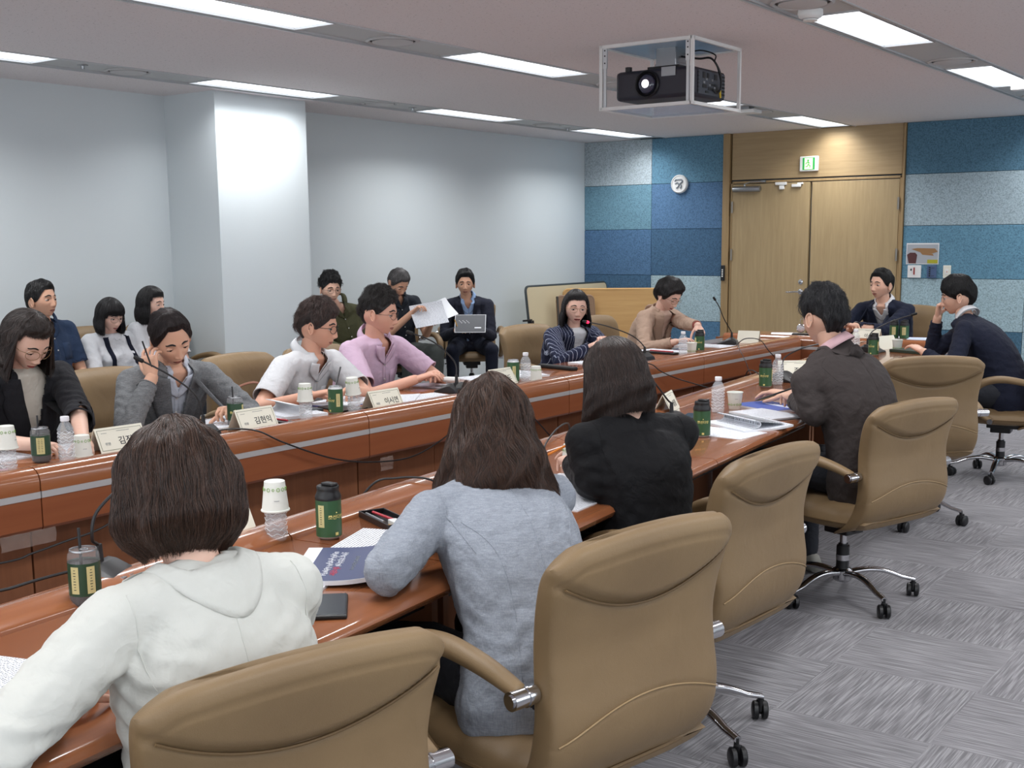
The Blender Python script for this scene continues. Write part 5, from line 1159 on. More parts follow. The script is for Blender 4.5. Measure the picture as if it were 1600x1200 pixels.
# ------------------------------------------------------------------ things on the tables
TT = TZ
CREAM = plain('cream_card', (232, 230, 214), .6); CUPW = plain('paper_cup', (226, 228, 220), .55); CUPG = plain('cup_green_print', (132, 172, 84), .6); GREEN = plain('label_green', (34, 66, 44), .4); BRIGHTG = plain('label_mid_green', (48, 88, 54), .4)
LABEL = plain('label_cream', (206, 196, 140), .5); COFFEE = plain('cold_coffee', (24, 16, 14), .2); PET = glass('pet_bottle', (236, 244, 250), .04, 1.33, .22); PETR = glass('pet_ridge', (250, 252, 255), .08, 1.45, .5); CLEARP = glass('clear_can', (220, 220, 222), .05, 1.4, .14)
INK = plain('ink_black', (40, 42, 46), .6); INKG = plain('ink_grey', (120, 126, 130), .6); GOLDP = plain('label_gold', (226, 212, 130), .5)
def bottle(lab, x, y, cup=False, z=TT, h=.158):
    e = thing('water_bottle', lab, 'bottle', (x, y, z), 0, 'clear water bottles'); r = .0285
    pr = [(.022, 0), (r-.001, .005), (r, .012)]
    for k in range(7): zz = .018+k*.0135; pr += [(r, zz), (r-.0028, zz+.006), (r, zz+.0125)]
    pr += [(r, .115), (r-.004, .122), (.018, .134), (.0125, .141), (.0125, .147)]
    MB().lathe(pr, 28).build('body', PET, e, smooth=180)
    g = MB()
    for k in range(7):
        zz = .021+k*.0135; g.tube([((r-.0005)*math.cos(a), (r-.0005)*math.sin(a), zz+.003*math.sin(a*7+k*1.4)) for a in [2*PI*i/42 for i in range(42)]], .0011, 4, closed=True)
    g.build('ridges', PETR, e, smooth=180)
    MB().lathe([(.0238, .004), (.0245, .01), (.0245, .1), (.0001, .1001)], 20).build('water', glass('water', (240, 246, 250), .0, 1.33, .12), e, smooth=180)
    if not cup: MB().lathe([(.0148, .143), (.0152, .145), (.0152, .158), (.014, .160), (.0001, .160)], 24).build('cap', plain('cap_white', (232, 232, 236), .4), e)
    return e
def cup(lab, x, y, z=TT, flip=True, rot=0, tilt=0):
    e = thing('paper_cup', lab, 'cup', (x, y, z), (tilt, 0, rot), 'white paper cups'); H = .078
    if flip:
        pr = [(.0365, 0), (.0372, .0015), (.0365, .004), (.0345, .004), (.0262, H-.001), (.0245, H), (.0238, H-.002), (.0001, H-.003)]; zr = .058; rr = lambda z: .0345-.0083*(z-.004)/(H-.004)
    else:
        pr = [(.0001, .002), (.0245, .002), (.0255, 0), (.0262, .001), (.0345, H-.004), (.0365, H-.004), (.0372, H-.002), (.0362, H), (.0342, H-.003), (.0256, .006), (.0001, .006)]; zr = .022; rr = lambda z: .0262+.0083*(z/(H-.004))
    MB().lathe(pr, 32, cap=False).build('body', CUPW, e, smooth=50)
    g = MB()
    for k in range(14):
        a = 2*PI*k/14; t = []; n = 9 if k % 4 else 5
        for j in range(n): b = 2*PI*j/n; s_ = .0042 if k % 4 else .003; zz = zr+s_*math.sin(b)*1.1; aa = a+s_*math.cos(b)/.03; t.append(((rr(zz)+.0006)*math.cos(aa), (rr(zz)+.0006)*math.sin(aa), zz))
        g.tube(t, .0009, 4, closed=True)
    g.build('leaf_print', CUPG, e, smooth=180)
    g = MB(); zz = .03 if flip else .048
    for k in range(7): a = .1+k*.06; g.box(((rr(zz)+.0004)*math.cos(a), (rr(zz)+.0004)*math.sin(a), zz), (.0008, .0014, .0014), Matrix.Rotation(a, 3, 'Z'))
    g.build('small_print', INKG, e, smooth=None); return e
def bent_text(body, size, R, z, ang, mat, parent, name='lettering'):
    c = bpy.data.curves.new('t', 'FONT'); c.body = body; c.size = size; c.align_x = 'CENTER'; c.align_y = 'CENTER'; c.resolution_u = 1; c.offset = .0002
    o = bpy.data.objects.new('t', c); COL.objects.link(o); me = bpy.data.meshes.new_from_object(o.evaluated_get(bpy.context.evaluated_depsgraph_get())); bpy.data.objects.remove(o)
    v = np_v(me); w_ = v.copy(); a = ang+v[:, 0]/R; w_[:, 0] = (R+.0006)*np.cos(a); w_[:, 1] = (R+.0006)*np.sin(a); w_[:, 2] = z+v[:, 1]; set_v(me, w_); me.materials.append(mat); me.name = name; return put(name, me, parent)
def patch(R, z0, z1, a0, a1, mat, parent, name, n=10):
    return MB().grid([[Vector(((R+.0005)*math.cos(a0+(a1-a0)*i/n), (R+.0005)*math.sin(a0+(a1-a0)*i/n), z)) for i in range(n+1)] for z in (z0, z1)]).build(name, mat, parent, smooth=180)
def can(lab, x, y, kind='lid', face=0., z=TT, txt=True, cl=1.1):
    """face: world direction the gold lettering looks to; cl: angle from it to the cream label"""
    e = thing('drink_can', lab, 'can', (x, y, z), 0, 'green coffee cans'); R = .033; clear = kind == 'straw'
    zb, zt = (.028 if clear else .008), (.098 if clear else .112)
    MB().lathe([(.024, 0), (.027, .002), (.0325, .009), (R, .014), (R, .108), (.0315, .115), (.0275, .121), (.0275, .123)] + ([] if kind == 'lid' else [(.0265, .1235), (.0262, .121), (.0001, .121)]), 32).build('body', (CLEARP if clear else ALU), e, smooth=50)
    if clear: MB().lathe([(.0305, .006), (.0318, .012), (.0318, .094), (.0001, .0945)], 24).build('coffee', COFFEE, e, smooth=50)
    MB().lathe([(R+.0003, zb), (R+.0004, (zb+zt)/2), (R+.0003, zt)], 36, cap=False).build('sleeve', GREEN if clear else BRIGHTG, e, smooth=180)
    f = face
    if txt:
        bent_text('조선다방', .0125, R+.0006, .060, f, GOLDP, e); MB().lathe([(.0022, 0), (.0001, .0035)], 8, Matrix.Translation(((R+.001)*math.cos(f), (R+.001)*math.sin(f), .071))).build('crown_mark', GOLDP, e)
        if not clear: patch(R+.0006, .012, .020, f-.13, f+.13, GOLDP, e, 'mountain_mark')
    for q in (cl, -cl*1.9):
        p = patch(R+.0006, .034, .092, f+q-.26, f+q+.26, LABEL, e, 'cream_label'); g = MB()
        for k in range(8): zz = .085-.006*k; a = f+q; g.box(((R+.0016)*math.cos(a), (R+.0016)*math.sin(a), zz), (.0006, .0055 if k % 3 else .0032, .0013), Matrix.Rotation(a, 3, 'Z'))
        g.build('label_print', INK, p, smooth=None)
    if kind == 'lid':
        MB().lathe([(.0335, .103), (.034, .105), (.034, .112), (.030, .121), (.0285, .127), (.029, .129), (.029, .137), (.0275, .139), (.0001, .139)], 32).build('lid', BLACKP, e, smooth=40)
        MB().box((.006, 0, .143), (.04, .024, .008)).build('lid_flap', BLACKP, e, bevel=.003)
    else:
        MB().lathe([(.0262, .1215), (.0262, .1245), (.0275, .1248), (.0282, .1235), (.0282, .121)], 32, cap=False).build('rim', STEEL, e, smooth=50)
        if kind == 'can' or kind == 'straw': MB().tube([(.004+.009*math.cos(a), .007*math.sin(a), .1235) for a in [2*PI*k/12 for k in range(12)]], .0016, 5, closed=True).build('pull_tab', STEEL, e)
    if kind == 'straw': MB().cyl((-.008, .0, .06), (-.020, .006, .165), .0032, n=10).build('straw', BLACKP, e)
    return e
def name_card(lab, x, y, rot, name, z=TT, blank=False, w=.20):
    e = thing('name_card', lab, 'name card', (x, y, z), rot, 'folded paper name cards'); d, h = .046, .088
    m = MB(); t = .0012
    for s_ in (1, -1): m.add([Vector((s_*d, -w/2, 0)), Vector((s_*d, w/2, 0)), Vector((s_*.001, w/2, h)), Vector((s_*.001, -w/2, h)), Vector((s_*(d-t*1.2), -w/2, 0)), Vector((s_*(d-t*1.2), w/2, 0)), Vector((s_*.0005, w/2, h-t*2)), Vector((s_*.0005, -w/2, h-t*2))], [(0, 1, 2, 3), (7, 6, 5, 4), (0, 4, 5, 1), (2, 6, 7, 3), (1, 5, 6, 2), (0, 3, 7, 4)])
    m.build('card', CREAM, e, smooth=None)
    sl = math.atan2(h, d); n = Vector((math.sin(sl), 0, math.cos(sl))); up = Vector((-math.cos(sl), 0, math.sin(sl)))
    def P(u, v, o=.0012): return Vector((d, 0, 0))+up*v+Vector((0, u, 0))+n*o
    L = math.hypot(h, d); g = MB()
    for a, b in (((-w/2+.008, .010), (w/2-.008, .010)), ((w/2-.008, .010), (w/2-.008, L-.010)), ((w/2-.008, L-.010), (-w/2+.008, L-.010)), ((-w/2+.008, L-.010), (-w/2+.008, .010))): g.tube([P(*a), P(*b)], .0008, 4)
    g.build('printed_border', plain('ink_olive', (122, 126, 104), .6), e, smooth=None)
    if not blank:
        R_ = Matrix((Vector((0, 1, 0)), up, n)).transposed().to_euler()
        text('lettering', name, .034, INK, e, P(.030, .040), R_, bold=.0003); text('small_lettering', '위원', .013, INKG, e, P(-.062, .034), R_)
        q = MB(); [q.box(P(-.075+.006*k, L-.022, .0014), (.0006, .004, .0016)) for k in range(4)]; [q.box(P(-.01+.006*k, L-.018, .0014), (.0006, .0045, .0016)) for k in range(9)]; q.build('small_print', INKG, e, smooth=None)
    return e
def mic(lab, x, y, rot, neck, z=TT, red=False):
    """rot: direction the talker sits; neck: local points of the gooseneck ending in the microphone head"""
    e = thing('desk_microphone', lab, 'microphone', (x, y, z), rot, 'black gooseneck desk microphones')
    rings = []
    for xx, hw, h in ((-.062, .052, .006), (-.055, .055, .030), (-.02, .056, .052), (.0, .056, .050), (.05, .060, .026), (.085, .060, .012), (.092, .056, .004)):
        rings.append([Vector((xx, hw*sx, zz)) for sx, zz in ((-1, 0), (1, 0), (1, h*.7), (.72, h), (-.72, h), (-1, h*.7))])
    MB().loft(rings).build('base', BLACKP, e, smooth=25, bevel=.003)
    MB().box((.06, .025, .024), (.014, .012, .003)).box((.06, .0, .024), (.014, .012, .003)).box((.06, -.025, .024), (.014, .012, .003)).build('button', STEEL, e, smooth=None)
    P = smooth_path([(-.015, 0, .045), (-.015, 0, .085)]+list(neck), 8)
    MB().cyl((-.015, 0, .045), (-.015, 0, .09), .0095, .007, 14).build('socket', BLACKP, e)
    MB().tube(P, .0038, 8).build('gooseneck', BLACKP, e)
    d = (P[-1]-P[-3]).normalized(); MB().capsule(P[-1], P[-1]+d*.026, .0085, .0085).build('microphone_head', BLACKM, e, smooth=180)
    if red: MB().capsule(P[-1]+d*-.006, P[-1]+d*.002, .009, .009).build('light_ring', emit('red_ring', (255, 30, 70), 3), e, smooth=180)
    return e
def mk_print(name, dark=(92, 96, 104), dens=.5, sc=210., rows=150.):
    n = NT(name); tc = n.n('TexCoord'); sx = n.n('SeparateXYZ'); n.l(tc.outputs['Object'], sx.inputs[0]); n.set(Roughness=.7)
    fr = n.math('FRACT', n.math('MULTIPLY', sx.outputs[0], rows)); ln = n.math('LESS_THAN', fr, .38)
    fl = n.math('FLOOR', n.math('MULTIPLY', sx.outputs[0], rows)); c = n.n('CombineXYZ'); n.l(fl, c.inputs[0]); n.l(n.math('MULTIPLY', sx.outputs[1], sc), c.inputs[1])
    w_ = n.n('TexNoise'); w_.inputs['Scale'].default_value = 1.; w_.inputs['Detail'].default_value = 1; n.l(c.outputs[0], w_.inputs['Vector']); k = n.math('GREATER_THAN', w_.outputs[0], 1-dens)
    n.color(n.mix(n.math('MULTIPLY', ln, k), lin((226, 229, 236)), lin(dark))); return n.m
PRT = mk_print('printed_page'); PRH = mk_print('handwritten_page', (110, 110, 118), .55, 330., 120.); SPIRAL = plain('spiral_black', (30, 30, 34), .4); NAVYC = plain('cover_navy', (72, 80, 112), .5); BLUEC = plain('cover_blue', (62, 88, 168), .45)
def sheet(name, lab, cat, x, y, rot, w=.21, h=.297, t=.003, mat=None, curl=0., group=None, z=TT, side=PAPER, tilt=0, roll=0):
    e = thing(name, lab, cat, (x, y, z), (0, 0, rot), group)
    n = 12; P = []
    for j in range(n+1):
        r = []
        for i in range(5):
            u = -w/2+w*j/n; v = -h/2+h*i/4; r.append(Vector((u, v, t+curl*max(0, (j/n-.45))**2*1.6+roll*max(0, .5-j/n)**2*1.6)))
        P.append(r)
    vs = [q for r in P for q in r]; vs2 = [Vector((q.x, q.y, q.z-t)) for q in vs]; N = len(vs); b = 5; top = [(j*b+i, (j+1)*b+i, (j+1)*b+i+1, j*b+i+1) for j in range(n) for i in range(4)]
    per = [i for i in range(b)]+[j*b+b-1 for j in range(1, n+1)]+[n*b+i for i in range(b-2, -1, -1)]+[j*b for j in range(n-1, 0, -1)]
    m = MB().mat(0).add(vs, top); o = len(m.v); m.mat(1).add(vs2, [tuple(reversed(f)) for f in top])
    for k in range(len(per)): p, q = per[k], per[(k+1) % len(per)]; m.f.append((p, q, q+N, p+N)); m.mi.append(1)
    m.build('pages' if t > .0015 else 'page', [mat or PAPER, side], e, smooth=30); return e
def stack(lab, x, y, rot, mat=PRT, t=.004, w=.21, h=.297, curl=0., z=TT, group='papers on the tables', roll=0): return sheet('paper_stack', lab, 'papers', x, y, rot, w, h, t, mat, curl, group, z, roll=roll)
def slab(name, lab, cat, x, y, rot, d, m, z=TT, bev=.003, part='body', group=None):
    e = thing(name, lab, cat, (x, y, z), rot, group); MB().box((0, 0, d[2]/2), d).build(part, m, e, bevel=bev, smooth=None); return e
def phone(lab, x, y, rot, z=TT, case=None):
    e = slab('mobile_phone', lab, 'phone', x, y, rot, (.078, .158, .010), case or BLACKP, z, .004, 'case', 'mobile phones'); MB().box((0, 0, .0104), (.070, .150, .001)).build('screen', plain('phone_screen', (46, 52, 58), .18), e, bevel=.0004, smooth=None); return e
def pen(lab, p0, p1, m, r=.004, cat='pen', name='pen', tip=None):
    p0, p1 = Vector(p0), Vector(p1); e = thing(name, lab, cat, tuple(p0)); d = p1-p0; MB().cyl((0, 0, 0), d*.93, r, n=12).build('barrel', m, e); MB().cyl(d*.93, d, r*.9, r*.15, 12).build('tip', tip or m, e); return e
PI2 = PI/2
# far row, left to right
def F(x, y): return (x-.11, y+.07) if x > -3.70 else (x, y)
x, y = F(-3.623, 2.172); bottle('water bottle under an upturned cup at the left frame edge of the far row', x, y, True); cup('upturned paper cup capping the water bottle at the left frame edge', x, y, TT+.080, True, .3)
can('clear topped green can with a black straw beside the left frame edge bottle', -3.80, 2.41, 'straw', -.55, txt=False, cl=.1)
x, y = F(-3.637, 2.406); bottle('capped water bottle right of the leftmost green can', x, y)
x, y = F(-3.676, 2.496); cup('upturned paper cup behind the leftmost name card', x, y, TT, True, -.6)
x, y = F(-3.69, 2.66); name_card('leftmost name card of the far row, reading 김진희', x, y, -.06, '김진희')
e = stack('spiral notepad under the hand of the woman in the black blazer', -3.97, 2.66, .15, PRH, .006, .15, .21)
g = MB(); [g.tube([(.078+.004*math.cos(a), -.1+.0105*k, .004+.006*math.sin(a)) for a in [2*PI*i/8 for i in range(8)]], .0012, 4, closed=True) for k in range(20)]; g.build('spiral', SPIRAL, e)
stack('second notepad lying open left of the leftmost can', -3.99, 2.36, .05, PRH, .006, .15, .2)
phone('phone with a pink case lying behind the leftmost bottle', -3.83, 2.24, 1.2, case=plain('case_pink', (206, 160, 170), .5))
stack('long stack of papers in front of the man resting his cheek', -3.98, 3.40, .25, PRT, .008, .21, .34); stack('loose sheet under the right end of the long stack of papers', -3.96, 3.60, .1, PRT, .003)
mic('far row microphone pointing at the man resting his cheek', -3.76, 3.09, PI-.2, [(.0, .02, .17), (.045, .10, .25), (.105, .185, .31)])
can('clear topped green can with an upright straw in front of the grey blazer man', -3.87, 3.36, 'straw', -.72, cl=1.2)
x, y = F(-3.63, 3.26); name_card('second name card from the left in the far row, reading 김현익', x-.01, y+.02, -.02, '김현익')
e = stack('thick open booklet with a rolled page left of the white shirt man', -3.94, 3.74, 1.3, PRT, .012, .21, .30)
g = MB(); g.grid([[Vector((-.02+.05*math.sin(a)-.03, v, .012+.022*(1-math.cos(a)))) for v in (-.14, 0, .14)] for a in [PI*k/10 for k in range(11)]], thick=.002); g.build('rolled_page', PAPER, e, smooth=180)
e = slab('pen_case', 'open black pencil tray with red pens left of the white shirt man\'s bottle', 'pencil case', -3.80, 3.52, 1.5, (.055, .19, .012), BLACKP); MB().cyl((0.006, -.07, .015), (0.004, .07, .015), .0045).build('red_pen', plain('pen_red', (176, 50, 60), .4), e)
slab('pen_case', 'grey zip pencil case behind the white shirt man\'s bottle', 'pencil case', -3.95, 3.86, 1.3, (.06, .18, .016), plain('case_grey', (60, 66, 70), .7), bev=.006)
x, y = F(-3.647, 3.585); bottle('water bottle under a cup, left of the can of the white shirt man', x, y, True); cup('upturned cup on the bottle left of the white shirt man\'s can', x, y, TT+.080, True, .2)
x, y = F(-3.669, 3.793); can('plain lidless green can in front of the man in the white shirt', x, y, 'can', -1.6, cl=1.15)
x, y = F(-3.626, 3.866); bottle('water bottle under a tilted cup, right of the white shirt man\'s can', x, y, True); cup('tilted upturned cup on the bottle beside the third name card', x, y-.004, TT+.082, True, .1, .10)
x, y = F(-3.59, 4.03); name_card('third name card of the far row, reading 이시연', x-.01, y, -.03, '이시연')
slab('tablet', 'closed black tablet between can and cup in front of the white shirt man', 'tablet', -3.86, 3.99, 1.4, (.14, .2, .009), BLACKP)
e = stack('blue edged spiral booklet under the white shirt man\'s hands', -3.99, 4.14, .2, PRT, .014, .21, .29); MB().box((.0, 0, .0018), (.215, .295, .003)).build('cover', BLUEC, e, smooth=None)
stack('white papers fanned behind the third name card', -3.88, 4.38, .6, PRT, .004, curl=.01); stack('loose paper corner right of the third name card', -3.80, 4.50, -.2, PRT, .003)
e = slab('laptop_slab', 'thin silver notebook case under the pink shirt man\'s hand', 'notebook', -4.02, 4.86, 1.5, (.13, .24, .012), plain('case_silver', (170, 168, 178), .35, .5)); slab('tablet_case', 'dark folio with orange edge in front of the pink shirt man', 'folio', -3.87, 4.83, 1.45, (.06, .24, .014), BLACKP)
slab('computer_mouse', 'small white mouse under the pink shirt man\'s fingers', 'mouse', -4.03, 5.0, .2, (.09, .05, .028), WHITEP, TT+.012, .012)
mic('far row microphone right of the man in the pink shirt', -3.80, 4.74, PI-.1, [(-.0, .0, .16), (.03, .11, .26), (.07, .22, .31)])
stack('papers spread right of the pink shirt man', -4.02, 5.28, 1.3, PRT, .006, curl=.01); stack('second paper pile beside the fourth name card', -3.98, 5.56, 1.2, PRT, .010, .21, .3)
x, y = F(-3.69, 5.06); name_card('fourth name card of the far row behind the wavy haired woman, reading 성도', x, y, -.03, '성도')
can('lidless green can left of the pinstripe blazer woman', -3.80, 5.25, 'can', -1.9, cl=1.1)
x, y = F(-3.651, 5.22); bottle('slim capped bottle right of the lidless can near the pinstripe woman', x, y+.02); cup('upturned cup right of the slim capped bottle', *F(-3.652, 5.34), TT, True, .4)
slab('pen_case', 'long black pencil case in front of the pinstripe blazer woman', 'pencil case', -3.98, 5.95, 1.35, (.05, .30, .022), BLACKM, bev=.008)
stack('white papers under the clasped hands of the pinstripe blazer woman', -3.90, 6.33, 1.35, PRT, .006, .21, .40, curl=.01)
mic('lit microphone with red ring pointing at the pinstripe blazer woman', -3.80, 6.65, PI-.1, [(.04, .06, .16), (.11, .22, .225), (.165, .36, .258)], red=True)
e = slab('pen_case', 'open black tray with red pen in front of the beige blazer woman', 'pencil case', -3.93, 7.12, 1.45, (.07, .26, .014), BLACKP); MB().cyl((.0, -.1, .017), (.004, .09, .017), .005).build('red_pen', plain('pen_red', (176, 50, 60), .4), e)
x, y = F(-3.736, 7.06); bottle('tall capped bottle in front of the beige blazer woman', x, y+.01, h=.16); cup('upright paper cup right of the tall bottle near the beige blazer woman', -3.74, 7.20, TT, False, 2.6)
can('black lidded green can under the fingers of the beige blazer woman', -3.80, 7.43, 'lid', -1.2, cl=-.9)
stack('papers spread under the arms of the beige blazer woman', -3.98, 7.25, 1.4, PRT, .006, .21, .36); stack('wide papers left of the farthest far row microphone', -3.93, 7.80, 1.5, PRT, .006, .21, .42)
mic('farthest microphone of the far row beside an end-on white card', -3.85, 8.0, PI+.3, [(.03, .08, .19), (.05, .18, .28), (.07, .25, .335)])
name_card('white name card seen end-on beyond the farthest far row microphone', -3.80, 8.22, PI2+.2, '', blank=True, w=.16)
# head table
stack('single white sheet at the left end of the head table', -3.90, 9.1, .4, PAPER, .002); e = slab('pocket_device', 'small black device with round mirror at the left of the head table', 'device', -3.72, 9.0, .3, (.13, .1, .02), BLACKP)
MB().lathe([(.03, 0), (.034, .004), (.03, .008)], 24, Matrix.Translation((-.0, .0, .06)) @ Matrix.Rotation(PI2, 4, 'X')).cyl((0, 0, .02), (0, 0, .04), .004).build('round_mirror', CHROME, e)
x, y = -3.13, 8.84; name_card('name card of the man at the head of the table, reading 이상수', x, y, -PI2, '이상수')
can('left one of the two cans on the head table', -3.01, 9.08, 'lid', -1.3, txt=False, cl=.1); can('right one of the two cans on the head table', -2.93, 9.07, 'lid', -1.3, txt=False, cl=.1)
stack('spiral papers before the man at the head of the table', -3.13, 9.16, 0, PRT, .006, .3, .2); stack('pale blue papers at the right of the head table', -2.76, 9.12, .2, plain('pale_blue_sheet', (196, 208, 232), .7), .008, .3, .2)
# near row, far end first
bottle('capped bottle beyond the brown jacket man\'s shoulder', -2.84, 7.80); can('black lidded can next to the bottle beyond the brown jacket man', -2.69, 7.72, 'lid', -1.75, cl=1.6)
mic('microphone beside the farthest can of the near row', -2.80, 7.96, -.1, [(.0, .05, .14), (.09, .12, .20), (.20, .2, .245)])
cup('upturned cup left of the green book near the navy suit man', -2.66, 8.10, TT, False, .3); slab('closed_book', 'dark green closed book under the navy suit man\'s hand', 'book', -2.52, 8.06, 1.2, (.2, .28, .02), plain('book_green', (44, 54, 40), .6))
name_card('blank back of the name card facing the navy suit man', -2.80, 8.25, PI-.3, '', blank=True)
can('black lidded green can left of the name card reading 조영진', -2.57, 5.77, 'lid', -1.35, cl=1.6); bottle('bottle half hidden behind the can left of the brown jacket man', -2.56, 5.90)
mic('microphone between the bottle and the name card reading 조영진', -2.60, 6.08, -.25, [(-.02, .04, .13), (.05, .12, .18), (.12, .22, .20)])
name_card('name card before the brown jacket man, reading 조영진', -2.64, 6.33, -.95, '조영진'); can('lidless green can at the brown jacket man\'s chin', -2.58, 6.50, 'can', -1.3, cl=.1)
e = stack('blue covered booklet under the brown jacket man\'s pen', -2.24, 5.08, 1.1, BLUEC, .008, .21, .30)
MB().box((.03, -.02, .0085), (.012, .16, .001)).box((.05, -.02, .0085), (.006, .1, .001)).build('title_print', PAPER, e, smooth=None)
e = stack('open cream notebook beside the blue booklet', -2.14, 4.83, 1.15, PRH, .010, .19, .28); MB().box((-.0, 0, .0012), (.195, .285, .002)).build('cover', BLACKP, e, smooth=None)
e = stack('curled printed report with a folded page at the table edge', -2.09, 4.52, 1.05, PRT, .008, .24, .30, curl=.02)
g = MB(); g.grid([[Vector((-.06+.035*math.sin(a), v, .010+.016*(1-math.cos(a)))) for v in (-.13, 0, .13)] for a in [PI*k/10 for k in range(11)]]+[[Vector((.10, v, .020)) for v in (-.12, 0, .13)]], thick=.002); g.build('folded_page', PRT, e, smooth=180)
MB().box((.0, .1, .0095), (.08, .012, .001)).build('highlight', plain('highlighter', (220, 220, 90), .6), e, smooth=None)
stack('flat sheet under the curled printed report', -2.10, 4.30, 1.5, PRT, .002)
bottle('tall ridged bottle left of the upright cup in the near row', -2.36, 4.80, h=.16); cup('upright paper cup beside the ridged bottle in the near row', -2.35, 4.95, TT, False, -1.2)
can('nearest black lidded green can right of the black blouse woman', -2.12, 4.175, 'lid', -.95, cl=1.9)
mic('microphone right of the black blouse woman\'s shoulder', -2.36, 4.40, .0, [(-.02, -.02, .10), (-.03, -.10, .17), (-.03, -.2, .24)]); phone('phone lying behind the can right of the black blouse woman', -2.38, 4.60, .3)
name_card('name card behind the microphone of the black blouse woman, reading 성경', -2.56, 4.70, .3, '성경')
cup('upturned paper cup at the black blouse woman\'s hand', -2.20, 3.37, TT, True, -1.2); stack('printed form left of the black blouse woman\'s elbow', -2.04, 3.10, .1, PRT, .003); stack('second printed form nearer the table edge by the black blouse woman', -1.92, 2.92, .1, PRT, .004, .2, .26)
e = thing('pen_case', 'open black pencil tray with eraser before the grey blazer woman', 'pencil case', (-2.17, 2.40, TT), 1.15)
MB().box((0, 0, .002), (.075, .20, .004)).box((.037, 0, .009), (.004, .20, .018)).box((-.037, 0, .009), (.004, .20, .018)).box((0, .1, .009), (.078, .004, .018)).box((0, -.1, .009), (.078, .004, .018)).build('tray', BLACKP, e, bevel=.0015, smooth=None)
MB().box((.0, -.065, .012), (.025, .055, .014)).build('eraser', WHITEP, e, bevel=.002); MB().cyl((.01, -.03, .012), (.0, .09, .012), .004).build('red_pen', plain('pen_red', (176, 50, 60), .4), e); MB().cyl((-.02, -.03, .01), (-.02, .09, .01), .004).build('grey_pen', STEEL, e)
pen('yellow pencil beside the black pencil tray', (-2.02, 2.50, TT+.004), (-2.14, 2.35, TT+.004), plain('pencil_yellow', (214, 160, 60), .5), .0036, 'pencil', 'pencil', plain('pencil_wood', (220, 190, 140), .6))
stack('handwritten notepad before the grey blazer woman', -2.03, 2.24, .35, PRH, .005, .21, .21)
e = stack('navy covered booklet under the grey blazer woman\'s elbow', -1.93, 1.98, .62, PAPER, .010, .21, .297, curl=.03, z=TT+.0065)
g = MB(); n_ = 12
for k in range(n_): 
    u0, u1 = -.105+.21*k/n_, -.105+.21*(k+1)/n_; f = lambda u: .0104+.03*max(0, ((u+.105)/.21-.45))**2*1.6
    if -.075 <= u0 and u1 <= .09: g.add([(u0, -.147, f(u0)), (u1, -.147, f(u1)), (u1, .147, f(u1)), (u0, .147, f(u0))], [(0, 1, 2, 3)])
g.build('cover', NAVYC, e, smooth=180)
rr_ = random.Random(3)
for r_, m_, y0_, y1_ in ((-.03, PAPER, -.10, .10), (-.008, PAPER, -.02, .10), (-.008, plain('title_red', (200, 60, 80), .5), -.10, -.03), (.03, INKG, -.06, .06), (.06, PAPER, -.02, .04)):
    g = MB(); yy = y0_
    while yy < y1_:
        w_ = .010; s_ = .6 if abs(r_) > .025 and m_ is not PAPER else 1
        for q in range(4): g.box((r_+rr_.uniform(-.006, .006)*s_, yy+rr_.uniform(-.003, .003), .0108+.03*max(0, ((r_+.105)/.21-.45))**2*1.6), (.0018 if q % 2 else .010*s_, .008 if q % 2 else .0018, .0006))
        yy += .0125
    g.build('title_print', m_, e, smooth=None)
e = stack('thick spiral bound document beside the navy booklet', -1.99, 1.84, .5, PRT, .006, .24, .31); g = MB(); [g.tube([(-.122+.004*math.cos(a), -.15+.012*k, .008+.008*math.sin(a)) for a in [2*PI*i/8 for i in range(8)]], .0014, 4, closed=True) for k in range(26)]; g.build('spiral', SPIRAL, e)
phone('black phone near the table edge before the grey blazer woman', -1.745, 1.745, .75)
can('black lidded green can left of the grey blazer woman', -2.18, 2.19, 'lid', -.15, cl=-1.25)
bottle('water bottle under a cup beside the white jacket woman\'s shoulder', -2.27, 2.09, True); cup('upturned cup on the bottle beside the white jacket woman', -2.27, 2.09, TT+.080, True, -.9)
name_card('white name card half hidden by the white jacket shoulder', -2.42, 2.02, PI-.05, '', blank=True)
can('clear topped green can with straw left of the white jacket woman', -2.19, 1.47, 'straw', -.55, txt=False, cl=.35)
mic('near row microphone before the white jacket woman', -2.30, 1.60, .35, [(-.01, -.03, .11), (.0, -.02, .17), (.05, .03, .235)])
stack('white paper at the left frame edge before the white jacket woman', -1.93, 1.06, .3, PRT, .003)
# held things
pen('black pen in the white shirt man\'s fingers', (-4.05, 4.18, .905), (-3.98, 4.06, .80), BLACKP); pen('black pen held by the brown jacket man', (-2.02, 4.98, .875), (-2.20, 4.83, .80), BLACKP)
pen('orange pencil in the black blouse woman\'s hand', (-2.08, 3.20, .86), (-2.16, 3.07, .80), plain('pencil_orange', (222, 130, 40), .5), .0038, 'pencil', 'pencil'); pen('dark pen at the ear of the cheek resting man', (-4.17, 3.14, 1.10), (-4.15, 3.165, .99), BLACKP, .0035)
e = stack('stapled papers held up by the grey haired man', -6.60, 7.90, -.3, PRT, .003, .21, .297, z=.88, roll=.05); e.rotation_euler = (.25, .95, -.35)
e = stack('half turned printed page over the grey haired man\'s papers', -6.58, 8.02, -.3, PAPER, .002, .21, .25, z=.90, roll=.06); e.rotation_euler = (.4, .6, -.2)
e = thing('booklet', 'dark booklet held by the suit man facing the camera', 'booklet', (-6.70, 8.60, .76), (0, .85, math.radians(-56))); MB().box((0, .0, 0), (.20, .28, .006)).build('pages', PAPER, e, smooth=None); MB().box((0, .0, .004), (.19, .27, .002)).build('cover', plain('cover_black', (36, 40, 50), .5), e, smooth=None)
